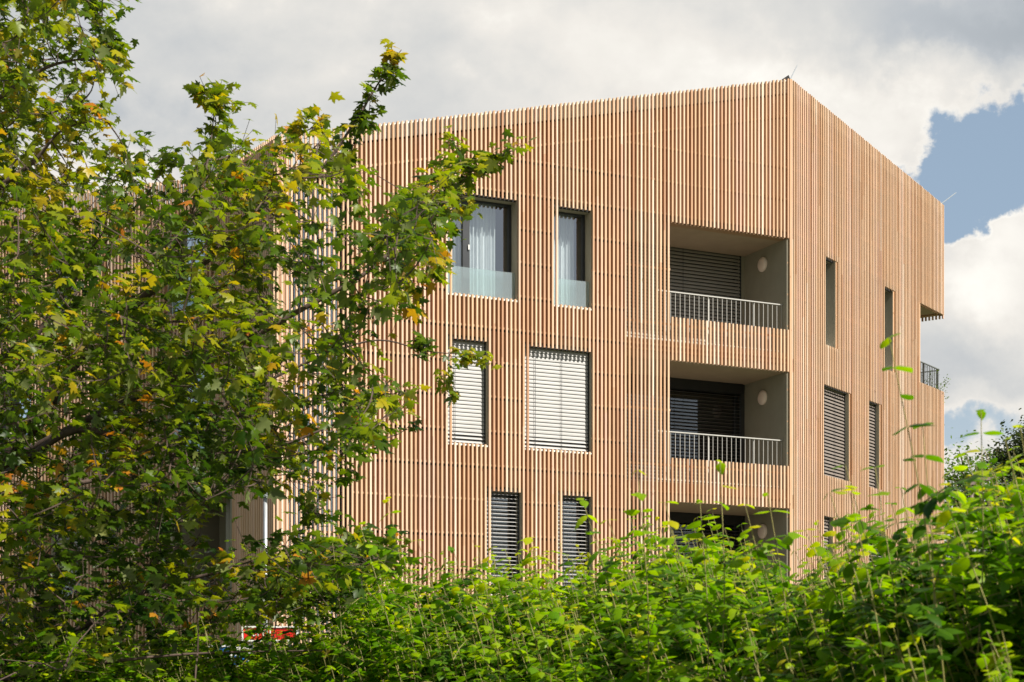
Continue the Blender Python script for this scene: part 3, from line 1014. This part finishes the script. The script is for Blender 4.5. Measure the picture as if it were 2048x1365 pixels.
outline = [(-120, -120), (225, -90), (218, 40), (200, 90), (245, 110), (255, 135), (225, 160), (190, 178), (178, 205), (205, 228), (185, 245), (175, 275), (150, 300),
           (150, 345), (110, 385), (60, 398), (75, 410), (150, 425), (200, 415), (190, 345), (190, 300), (215, 285), (245, 310), (268, 290), (305, 300), (328, 335),
           (305, 358), (345, 385), (375, 345), (375, 290), (400, 275), (465, 290), (480, 320), (500, 335), (545, 305), (590, 265), (640, 268), (672, 240),
           (715, 300), (712, 350), (690, 385), (650, 415), (640, 450), (690, 470), (740, 430), (760, 470), (800, 430), (835, 370), (880, 335), (900, 385), (930, 400), (885, 430), (880, 500),
           (845, 515), (815, 560), (820, 590), (770, 640), (700, 640), (690, 680), (700, 720), (770, 745), (820, 800), (815, 870), (740, 860), (700, 895), (680, 925),
           (640, 900), (650, 1000), (620, 1050), (590, 975), (480, 965), (455, 985), (400, 1010), (340, 1010), (345, 1080), (400, 1140), (470, 1120), (560, 1095), (640, 1085), (730, 1085), (790, 1100),
           (730, 1150), (690, 1200), (620, 1230), (560, 1215), (480, 1225), (420, 1260), (390, 1300), (400, 1420), (-120, 1420)]
holes = [(610, 395, 45, 28), (560, 470, 40, 25), (668, 560, 26, 38), (240, 525, 30, 25), (120, 600, 22, 20), (170, 560, 30, 16), (360, 600, 26, 18), (230, 375, 60, 12),
         (470, 590, 22, 40), (45, 930, 22, 16), (120, 860, 40, 22), (300, 930, 36, 15), (545, 1020, 60, 60), (100, 150, 14, 14), (60, 240, 18, 12), (140, 300, 20, 12),
         (420, 1070, 45, 60), (640, 830, 26, 20), (270, 1250, 30, 20), (560, 690, 24, 18), (700, 530, 18, 40), (300, 800, 25, 12), (200, 460, 20, 12), (420, 360, 26, 16), (130, 415, 50, 16), (330, 400, 55, 18), (250, 420, 30, 14), (400, 400, 30, 20), (520, 330, 18, 30), (690, 440, 40, 22), (760, 440, 30, 30), (660, 500, 25, 25), (750, 600, 30, 20), (60, 655, 40, 14), (225, 655, 30, 12), (100, 780, 30, 14), (560, 1000, 60, 30), (400, 850, 20, 14), (250, 1000, 28, 14), (520, 640, 25, 14)]
tips = []
cnt = 0
BOX = [(1400, -110, 960, -110, 1410), (1430, -60, 260, -60, 400), (1600, -60, 560, 620, 1400), (1650, 760, 940, 330, 540), (1740, 540, 790, 1080, 1230)]
while cnt < 1740:
    bx = next(q for q in BOX if cnt < q[0]); px, py = R.uniform(bx[1], bx[2]), R.uniform(bx[3], bx[4])
    if not inside(outline, px, py): continue
    if any(((px - a) / c) ** 2 + ((py - b_) / d) ** 2 < 1 for a, b_, c, d in holes) and R.random() < .85: continue
    if py > 620 and px < 700 and R.random() < .10: pass
    zz = R.uniform(8.6, 14.0) if R.random() < .7 else R.uniform(9.8, 11.8)
    if py < 400: zz = R.uniform(9.6, 13)
    tips.append((px, py, zz, 1.0)); cnt += 1
# sprigs beyond the outline: (path px, n)
sprigs = [([(430, 330), (425, 270), (432, 205), (445, 185)], 14, 11.5), ([(400, 188), (455, 185), (470, 225)], 4, 11.5), ([(715, 240), (745, 185), (770, 150), (795, 112)], 13, 11.4), ([(775, 110), (802, 104)], 4, 11.4), ([(700, 300), (725, 240), (740, 200)], 8, 11.4),
          ([(900, 385), (930, 340), (970, 320), (1010, 302), (1048, 290)], 19, 11), ([(880, 290), (920, 300), (950, 310)], 4, 11.1),
          ([(835, 690), (880, 700), (925, 712), (968, 712)], 14, 13.7), ([(820, 670), (850, 690)], 3, 13.7), ([(895, 740), (895, 785)], 5, 13.7), ([(200, 60), (235, 110), (255, 120)], 5, 10.8), ([(175, 30), (195, 22)], 3, 10.8),
          ([(180, 240), (205, 228)], 3, 10.2), ([(620, 1000), (635, 1050)], 4, 10.6), ([(330, 320), (320, 300), (345, 350)], 5, 12), ([(740, 880), (820, 860)], 4, 11),
          ([(560, 290), (600, 262), (640, 255), (590, 240)], 7, 11.3), ([(385, 180), (420, 185)], 3, 11.5), ([(690, 380), (720, 400)], 3, 11.2), ([(150, 370), (200, 350), (240, 365)], 3, 12),
          ([(680, 950), (700, 930)], 3, 10.9), ([(650, 1290), (710, 1310)], 5, 9.3), ([(760, 1050), (790, 1100), (740, 1130)], 6, 10.3), ([(860, 500), (885, 520), (850, 560)], 5, 10.9),
          ([(830, 560), (815, 600)], 3, 10.9), ([(400, 1060), (380, 1100)], 2, 11)]
for path, n, zz in sprigs:
    for i in range(n):
        t = R.random() * (len(path) - 1); k = int(t); f = t - k
        x = path[k][0] * (1 - f) + path[min(k + 1, len(path) - 1)][0] * f; y = path[k][1] * (1 - f) + path[min(k + 1, len(path) - 1)][1] * f
        tips.append((x + R.uniform(-8, 8), y + R.uniform(-8, 8), zz + R.uniform(-.12, .12), .45))

lp, ly, ln_, lsz, lt = [], [], [], [], []
tw = MB()
UP = Vector((0, 0, 1))
# the twigs grow from limb to tip: each tip hangs on the nearest node already grown
nodes = np.array([tuple(p) for p in limb_nodes] + [(0, 0, 0)] * len(tips)); nn_ = len(limb_nodes)
TP = np.array([tuple(at(a, b_, c)) for a, b_, c, d in tips])
best = np.full(len(tips), 1e9); par = np.zeros(len(tips), int)
for j in range(nn_):
    d = ((TP - nodes[j]) ** 2).sum(1); q = d < best; best[q] = d[q]; par[q] = j
done = np.zeros(len(tips), bool); parent_pt = [None] * len(tips)
for _ in range(len(tips)):
    j = int(np.where(done, 1e9, best).argmin()); done[j] = True
    parent_pt[j] = Vector(nodes[par[j]]); nodes[nn_] = TP[j]
    d = ((TP - TP[j]) ** 2).sum(1) * 1.15 + .01; q = d < best; best[q] = d[q]; par[q] = nn_
    nn_ += 1
for ti, (px, py, zz, spread) in enumerate(tips):
    c = at(px, py, zz)
    base = parent_pt[ti]
    v = c - base
    if v.length > .02:
        mid_ = base + v * .5 + Vector((R.uniform(-.05, .05), R.uniform(-.05, .05), -.03)) * min(1, v.length * 2)
        tw.tube(smooth_path([base, mid_, c], 3), [.0055, .005, .0045, .004, .0035, .003, .0025][:7], 4, cap=False)
    vd = v.normalized() if v.length > .02 else Vector((1, 0, .3))
    vd = (vd + Vector((.35, -.1, .25))).normalized()
    aut = R.random()                              # this twig's tone
    # the outer, sunlit tips colour first
    wv = .5 + .5 * math.sin(c.x * 4.1 + 1.7 * math.sin(c.z * 3.3) + c.y * 1.9)
    tone = .04 + .34 * R.random() + .26 * wv
    if py < 420 and R.random() < .5: tone += .14
    if R.random() < .24: tone += .25
    if py > 850: tone -= .08
    n = R.randint(9, 13) if spread == 1 else R.randint(6, 8)
    for i in range(n):
        t = R.random()
        q = c + vd * (t - .45) * .26 * spread + Vector((R.gauss(0, .055), R.gauss(0, .10), R.gauss(0, .05))) * (1 if spread == 1 else .6)
        az = R.uniform(0, 2 * math.pi)
        o = Vector((math.cos(az), math.sin(az), R.uniform(-.9, .1))) + vd * .6
        o.normalize()
        nn = UP * R.uniform(.5, 1.0) + sd * R.uniform(-.1, .7) + Vector((R.gauss(0, .42), R.gauss(0, .42), R.gauss(0, .25)))
        lp.append(tuple(q)); ly.append(tuple(o)); ln_.append(tuple(nn))
        lsz.append(R.uniform(.046, .094))
        tt = tone + R.gauss(0, .13)
        tt = min(tt, .84)
        if R.random() < (.14 if wv > .80 and aut > .35 else .006): tt = R.uniform(.84, 1.0)
        lt.append(tt)
        if i % 3 == 0: tw.tube([c, q], [.0022, .0016], 3, cap=False)
tw.build('twigs', 'bark', maple)
leaf_mesh('crown', MAPLE, MAPLE_T, lp, ly, ln_, lsz, lt, 'maple', maple, .30, .22)

# ------------------------------------------------------------------ the shrub hedge
top_line = [(-200, 1330), (380, 1310), (450, 1270), (560, 1235), (640, 1200), (700, 1150), (750, 1110), (830, 1120), (900, 1125), (1000, 1110), (1070, 1095), (1150, 1110), (1210, 1075), (1280, 1045), (1350, 1050),
            (1450, 1045), (1530, 1085), (1600, 1110), (1650, 1060), (1710, 1010), (1790, 1005), (1850, 960), (1905, 985), (1950, 940), (2000, 910), (2060, 890), (2300, 860)]


def top_at(px):
    for (a, b_), (c, d) in zip(top_line, top_line[1:]):
        if a <= px <= c: return b_ + (d - b_) * (px - a) / (c - a)
    return 1000


def row_z(px):      # distance of the hedge row: near on the right, far on the left
    return 4.6 + 5.2 * max(0, min(1, (1900 - px) / 1300)) ** 1.1


SHR = [(-250, 560, 'far leftmost hedge shrub below the maple, in front of the red sign'), (560, 880, 'hedge shrub with slender stems between the maple and the slatted wall'),
       (880, 1190, 'hedge shrub below the two narrow windows with open blinds'), (1190, 1420, 'hedge shrub with a tall shoot left of the lower balcony'),
       (1420, 1640, 'hedge shrub below the balcony corner of the building'), (1640, 1860, 'hedge shrub with a very tall dark-leaved shoot against the side wall'),
       (1860, 2320, 'large hedge shrub at the right edge with the sky behind it')]


def shrub(lo, hi, label, tall):
    midx = (lo + hi) / 2; zc = row_z(midx) + .6
    b0 = at(midx, HOR, zc); b0.z = 0
    root = empty('hedge_shrub', b0, label, 'shrub', 'shrubs of the loose hedge in front of the building')
    sm = MB(); P_, Y_, N_, S_, T_ = [], [], [], [], []
    nberry = [0]

    def shoot(px, py, z, near_dark=False, length=None, leaf=1.0, dens=1.0, lean=None):
        tip = at(px, py, z)
        lean = R.uniform(.10, .42) if lean is None else lean
        H = tip.z
        base = Vector((tip.x + lean * H * .55 + R.uniform(-.1, .1), tip.y + R.uniform(-.25, .25), 0))
        a = base.lerp(tip, .5) + Vector((lean * .18, 0, .12))
        pts = smooth_path([base, base.lerp(a, .55) + Vector((.03, 0, .05)), a, a.lerp(tip, .55) + Vector((.02, 0, .02)), tip], 4)
        # only the part above knee height carries stem detail
        rr = [.0036 * (1 - i / len(pts)) + .0010 for i in range(len(pts))]
        sm.tube(pts, rr, 5, R.random(), cap=False)
        # leaf pairs from the tip down
        acc = 0; pos = tip.copy(); k = len(pts) - 1; phase = R.uniform(0, 6.28); i = 0
        total = 0
        seg = []
        for u_, v_ in zip(pts[::-1], pts[-2::-1]):
            seg.append((u_, v_, (v_ - u_).length))
        L_ = length or min(1.15, H - .95)
        step = .042 if dens >= 1 else .054
        s_at = 0.0
        tone = R.uniform(.12, .72)
        while s_at < L_:
            # find the point
            r_ = s_at; 
            for u_, v_, l_ in seg:
                if r_ <= l_: break
                r_ -= l_
            p = u_.lerp(v_, min(1, r_ / max(l_, 1e-6)))
            ax = (u_ - v_).normalized()
            i += 1
            g_ = min(1, (.45 if dens >= 1 else .72) + s_at / .16)
            phase += math.pi / 2 + R.uniform(-.4, .4)
            side_ = ax.orthogonal().normalized(); side2 = ax.cross(side_)
            for sgn in (0, math.pi):
                if R.random() < .06: continue
                rad = (side_ * math.cos(phase + sgn) + side2 * math.sin(phase + sgn))
                yd = (rad + ax * R.uniform(.0, .55) + Vector((0, 0, R.uniform(-.5, .2)))).normalized()
                nn = ax * .4 + UP * .9 + Vector((R.gauss(0, .30), R.gauss(0, .30), 0)) + sd * .12
                P_.append(tuple(p + rad * .004)); Y_.append(tuple(yd)); N_.append(tuple(nn))
                S_.append(R.uniform(.036, .066) * g_ * leaf)
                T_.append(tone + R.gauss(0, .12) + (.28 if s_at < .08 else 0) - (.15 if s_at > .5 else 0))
            # side shoots in the body
            if s_at > .22 and R.random() < .62 * dens:
                an = R.uniform(0, 6.28); ln2 = R.uniform(.10, .30)
                sdv = (Vector((math.cos(an), math.sin(an), R.uniform(.1, .9)))).normalized()
                e = p + sdv * ln2
                sm.tube([p, p.lerp(e, .5) + Vector((0, 0, .01)), e], [.0022, .0018, .0012], 4, R.random(), cap=False)
                m = int(ln2 / .04) + 1
                for kk in range(m + 1):
                    pp = p.lerp(e, (kk + .5) / (m + 1))
                    for sg in (-1, 1):
                        rad = sdv.cross(UP).normalized() * sg
                        yd = (rad + sdv * .6 + Vector((0, 0, R.uniform(-.55, .2)))).normalized()
                        P_.append(tuple(pp)); Y_.append(tuple(yd)); N_.append(tuple(UP + Vector((R.gauss(0, .34), R.gauss(0, .34), 0))))
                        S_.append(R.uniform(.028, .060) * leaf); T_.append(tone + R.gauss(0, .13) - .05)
                if R.random() < .12 and p.z > 1.5 and nberry[0] < 14:
                    nberry[0] += 1; bm_ = MB()
                    for _ in range(R.randint(2, 3)):
                        cpt = e + Vector((R.uniform(-.01, .01), R.uniform(-.01, .01), R.uniform(-.01, .01)))
                        bm_.lathe(cpt, (0, 0, 1), [(.002, -.004), (.0042, -.001), (.0042, .002), (.002, .005)], 6)
                    bm_.build('berry_cluster', 'berry', root, True)
            s_at += step * R.uniform(.85, 1.25) * (1 + .25 * (1 if s_at < .3 else 0))

    width = hi - lo
    zmid = row_z(midx)
    n = int(width * zmid / 4.6 / 4.1)
    for _ in range(n):
        px = R.uniform(lo, hi)
        z = row_z(px) + R.uniform(-.25, 1.7) ** 1
        ty = top_at(px)
        # heights: a few reach the top, most stay lower, front ones lowest
        dip = abs(R.gauss(0, 1)) * 62 + max(0, (row_z(px) + .5 - z)) * 120
        py = ty + dip - R.choice((0, 0, 0, 28, 50)) * R.random()
        py = min(py, 1345 + R.uniform(-40, 60))
        shoot(px, py, z, leaf=1.0)
    # low front growth that closes the bottom of the picture
    for _ in range(int(n * .55)):
        px = R.uniform(lo, hi); z = row_z(px) + R.uniform(-.7, .3)
        shoot(px, R.uniform(1215, 1400), z, length=.6, leaf=.92)
    for t_ in tall:
        shoot(*t_[:3], leaf=t_[3] if len(t_) > 3 else 1.0, length=t_[4] if len(t_) > 4 else None, lean=t_[5] if len(t_) > 5 else None, dens=.35)
    sm.build('stems', 'stem', root)
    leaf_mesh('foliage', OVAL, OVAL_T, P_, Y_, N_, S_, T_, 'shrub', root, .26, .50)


TALL = {0: [(460, 1080, 9.8), (500, 1180, 9.5)],
        1: [(775, 998, 8.3), (835, 1080, 8.0), (660, 1045, 8.6), (720, 1050, 8.5), (800, 1090, 8.2)],
        2: [(905, 1095, 7.2), (955, 1092, 7.0), (1010, 1100, 7.0), (1060, 1075, 6.6, 1.1), (1165, 1000, 6.3), (1085, 1110, 6.6)],
        3: [(1275, 940, 6.0, 1, 1.0, .02), (1215, 1040, 6.2), (1330, 1005, 6.0), (1400, 1005, 5.8, 1.1, .9, .05)],
        4: [(1440, 925, 5.7, 1.05, 1.0, .02), (1535, 985, 5.5), (1490, 1010, 5.6), (1610, 1060, 5.4)],
        5: [(1778, 675, 4.3, .98, 1.2, .20), (1845, 848, 4.6, .9, 1, .02), (1690, 930, 4.9), (1660, 985, 5.0), (1750, 935, 4.9), (1700, 985, 4.5)],
        6: [(1962, 820, 4.6, .9, 1, -.08), (1905, 940, 4.7), (2010, 880, 4.5), (2040, 850, 4.4), (1880, 970, 4.4), (1930, 905, 5)]}
for i, (lo, hi, lab) in enumerate(SHR): shrub(lo, hi, lab, TALL[i])


# ------------------------------------------------------------------ far trees on the right
def far_tree(name, label, cat, base, height, crown, n, sizes, mat, bark, shape, tris, flat=.6, group=None, cl=60):
    root = empty(name, base, label, cat, group)
    t = MB(); H = height
    pts = smooth_path([base, base + Vector((.1, 0, H * .35)), base + Vector((-.1, 0, H * .7)), base + Vector((.1, 0, H * .97))], 4)
    t.tube(pts, [.18 * (1 - i / len(pts)) + .03 for i in range(len(pts))], 8); t.build('trunk', bark, root, True)
    P_, Y_, N_, S_, T_ = [], [], [], [], []
    br = MB()
    for _ in range(cl):
        x, y, z, rx, rz = crown[R.randrange(len(crown))]
        v = Vector((R.gauss(0, 1), R.gauss(0, 1), R.gauss(0, 1))).normalized() * R.random() ** .4
        c = Vector((x + v.x * rx, y + v.y * rx, z + v.z * rz))
        tp = min(pts, key=lambda p: (p - c).length + abs(p.z - c.z + .8))
        br.tube([tp, tp.lerp(c, .6) + Vector((0, 0, .1)), c], [.05, .03, .012], 5, cap=False)
        tone = R.random()
        for _k in range(n // cl):
            q = c + Vector((R.gauss(0, .42), R.gauss(0, .42), R.gauss(0, .42 * flat)))
            P_.append(tuple(q)); d = Vector((R.gauss(0, 1), R.gauss(0, 1), R.gauss(0, .6)))
            Y_.append(tuple(d)); N_.append((R.gauss(0, .7), R.gauss(0, .7), 1)); S_.append(R.uniform(*sizes)); T_.append(tone * .6 + R.random() * .4)
    br.build('branches', bark, root)
    leaf_mesh('crown', shape, tris, P_, Y_, N_, S_, T_, mat, root, .1, .1)


def pt(px, z, py=None):
    p = at(px, HOR if py is None else py, z)
    if py is None: p.z = 0
    return p


b0 = pt(2075, 62)
cr = []
for px, py, rx, rz in ((2052, 895, .8, .6), (2022, 930, .6, .35), (2068, 935, 1.1, .6), (2036, 985, 1.0, .6), (2085, 880, .9, .7), (2090, 1000, 1.3, .8), (2045, 1030, 1.1, .7)):
    p = at(px, py, 62); cr.append((p.x, p.y, p.z, rx, rz))
far_tree('pine_tree', 'dark pine with reddish trunk at the right edge against the sky', 'tree', b0, 10.9, cr, 15000, (.09, .17), 'pine', 'pinebark', SPRIG, SPRIG_T, .45, None, 60)
b1 = pt(1935, 55)
cr = []
for px, py, rx, rz in ((1915, 930, .7, .6), (1925, 970, .8, .6), (1905, 990, .8, .6), (1950, 960, .5, .4), (1940, 1010, .9, .7), (1900, 1050, 1.1, .8)):
    p = at(px, py, 55); cr.append((p.x, p.y, p.z, rx, rz))
far_tree('broadleaf_tree', 'sparse light green tree behind the right end of the building', 'tree', b1, 8.6, cr, 3600, (.09, .16), 'birch', 'bark', SPRIG, SPRIG_T, .8, None, 46)

# ------------------------------------------------------------------ street lamps, sign, notice board
lp0 = pt(531, 27); top = at(531, 992, 27).z
lampo = empty('street_lamp', lp0, 'galvanised street lamp with a flat head in front of the left corner of the building', 'street lamp')
t = MB(); t.tube([lp0, lp0 + Vector((0, 0, 1.1))], .062, 16); t.tube([lp0 + Vector((0, 0, 1.1)), (lp0.x, lp0.y, top)], [.032, .030], 16); t.build('pole', 'galv', lampo, True)
hd = MB()
for k, (x0, x1, ya, yb, za, zb) in enumerate(((-.10, .16, -.07, .07, -.02, .07), (.10, .18, -.09, .09, .02, .09))):
    pass
prof = [(-.16, .020, .012), (-.10, .05, .03), (.0, .075, .05), (.12, .085, .055), (.22, .07, .045), (.27, .03, .02)]
for (x0, w0, h0_), (x1, w1_, h1_) in zip(prof, prof[1:]):
    zc = top + .03
    f = lambda x, w_, h_: [(lp0.x + x, lp0.y - w_, zc + x * .12 - h_), (lp0.x + x, lp0.y + w_, zc + x * .12 - h_), (lp0.x + x, lp0.y + w_, zc + x * .12 + h_ * .5), (lp0.x + x, lp0.y - w_, zc + x * .12 + h_ * .5)]
    a, b_ = f(x0, w0, h0_), f(x1, w1_, h1_)
    hd.hexa(a + b_)
hd.build('lamp_head', 'galv', lampo)
ln = MB(); ln.box((lp0.x + .02, lp0.y - .07, top - .035), (lp0.x + .2, lp0.y + .07, top - .018)); ln.build('lens', 'white', lampo)

q0 = pt(1944, 48); q1 = at(1944, 962, 48).z
o = empty('lamp_post', q0, 'slim rust-brown lamp post between the building and the pine', 'street lamp')
t = MB(); t.tube([q0, (q0.x, q0.y, q1)], .055, 10); t.build('pole', 'rust', o, True)
t = MB(); t.box((q0.x - .12, q0.y - .1, q1), (q0.x + .55, q0.y + .1, q1 + .09)); t.box((q0.x - .08, q0.y - .08, q1 - .12), (q0.x + .08, q0.y + .08, q1 - .001)); t.build('lamp_head', 'rust', o)

# red sign on a slanting brace
zs = 19.0
sg = pt(540, zs); sroot = empty('red_sign', sg, 'red sign with white lettering and white frame half hidden behind the hedge', 'sign')
pl, pr = at(487, 1262, zs), at(593, 1262, zs)
zt, zb_ = at(540, 1256, zs).z, at(540, 1280, zs).z
s_ = MB(); s_.box((pl.x, zs, zb_), (pr.x, zs + .03, zt)); s_.build('panel', 'red', sroot)
s_ = MB()
t = .018
s_.box((pl.x - t, zs - .012, zt), (pr.x + t, zs + .04, zt + t)); s_.box((pl.x - t, zs - .012, zb_ - t), (pr.x + t, zs + .04, zb_))
s_.box((pl.x - t, zs - .012, zb_), (pl.x, zs + .04, zt)); s_.box((pr.x, zs - .012, zb_), (pr.x + t, zs + .04, zt))
s_.build('frame', 'white', sroot)
s_ = MB()
for x in (pl.x + .08, pr.x - .08): s_.box((x - .02, zs + .04, 0), (x + .02, zs + .08, zt))
mx_ = (pl.x + pr.x) / 2
s_.tube([(mx_ - .05, zs + .1, zb_ - .02), (mx_ + .25, zs + .1, zb_ - .6)], .022, 8)
s_.build('post', 'galv', sroot)
tx = bpy.data.curves.new('lettering', 'FONT'); tx.body = 'erní'; tx.size = .15; tx.extrude = .002; tx.align_x = 'CENTER'
to = bpy.data.objects.new('lettering_tmp', tx); COL.objects.link(to)
dg = bpy.context.evaluated_depsgraph_get()
me = bpy.data.meshes.new_from_object(to.evaluated_get(dg)); bpy.data.objects.remove(to)
lo_ = link_mesh('lettering', me, 'white', sroot); me.materials.clear(); me.materials.append(M['white'])
lo_.rotation_euler = (math.radians(90), 0, 0)
lc = at(522, 1272.5, zs); lo_.location = Vector((lc.x, zs - .006, lc.z)) - ROOTLOC[sroot.name]

zr = 20.0
rs = pt(1262, zr); rroot = empty('round_sign', rs, 'small round red sign glimpsed through the hedge left of the lower balcony', 'sign')
s_ = MB(); rc_ = at(1262, 1186, zr); s_.lathe(rc_, (0, -1, 0), [(.075, 0), (.075, .012)], 24); s_.build('disc', 'red', rroot)
s_ = MB(); s_.lathe(rc_ + Vector((0, .004, 0)), (0, -1, 0), [(.092, 0), (.092, .008)], 24); s_.build('rim', 'white', rroot)
s_ = MB(); s_.tube([rs + Vector((0, .03, 0)), rc_ + Vector((0, .03, .05))], .02, 8); s_.build('post', 'galv', rroot)

zs = 17.5
nb = pt(455, zs); nroot = empty('notice_board', nb, 'blue and white notice board on posts beyond the hedge, left of the red sign', 'sign')
a0, a1 = at(415, 1290, zs), at(500, 1345, zs)
s_ = MB(); s_.box((a0.x, zs, a1.z), (a1.x, zs + .03, a0.z)); s_.build('panel', 'white', nroot)
s_ = MB()
w_ = a1.x - a0.x; hh = a0.z - a1.z
s_.box((a0.x + .15 * w_, zs - .004, a0.z - .30 * hh), (a0.x + .55 * w_, zs - .001, a0.z - .08 * hh)); s_.box((a0.x + .62 * w_, zs - .004, a0.z - .75 * hh), (a0.x + .95 * w_, zs - .001, a0.z - .40 * hh))
s_.box((a0.x + .08 * w_, zs - .004, a1.z + .06 * hh), (a0.x + .5 * w_, zs - .001, a1.z + .22 * hh))
s_.build('blue_fields', 'bluep', nroot)
s_ = MB()
for x in (a0.x + .04, a1.x - .04): s_.box((x - .02, zs + .032, 0), (x + .02, zs + .07, a0.z))
s_.build('post', 'galv', nroot)

# plants on the corner terrace
for px, py, nn, lab, rr in ((1888, 775, 150, 'wispy pale trailing plant at the outer corner of the top terrace', .22), (1866, 752, 90, 'small wispy plant behind the rail of the corner terrace', .2)):
    zz = 45.3
    c = at(px, py, zz); base = Vector((c.x - .35, c.y + .9, 9.35))
    root = empty('potted_plant', base, lab, 'plant', 'plants on the corner terrace')
    p = MB(); p.lathe(base, (0, 0, 1), [(.10, 0), (.14, .25), (.15, .27)], 14); p.build('pot', 'rust', root, True)
    P_, Y_, N_, S_, T_ = [], [], [], [], []
    stq = MB()
    for _ in range(9):
        tip = c + Vector((R.gauss(0, rr * .6), R.gauss(0, rr * .6), R.gauss(0, rr * .9)))
        m = base.lerp(tip, .6) + Vector((0, 0, .12)); stq.tube([base + Vector((0, 0, .25)), m, tip], [.004, .003, .002], 4, cap=False)
        for _k in range(nn // 9):
            q = m.lerp(tip, R.random()) + Vector((R.gauss(0, .04), R.gauss(0, .04), R.gauss(0, .05)))
            P_.append(tuple(q)); Y_.append((R.gauss(0, 1), R.gauss(0, 1), R.gauss(0, 1))); N_.append((R.gauss(0, 1), R.gauss(0, 1), 1)); S_.append(R.uniform(.03, .06)); T_.append(R.uniform(.4, 1))
    stq.build('stems', 'stem', root)
    leaf_mesh('foliage', SPRIG, SPRIG_T, P_, Y_, N_, S_, T_, 'birch', root, .1, .1)
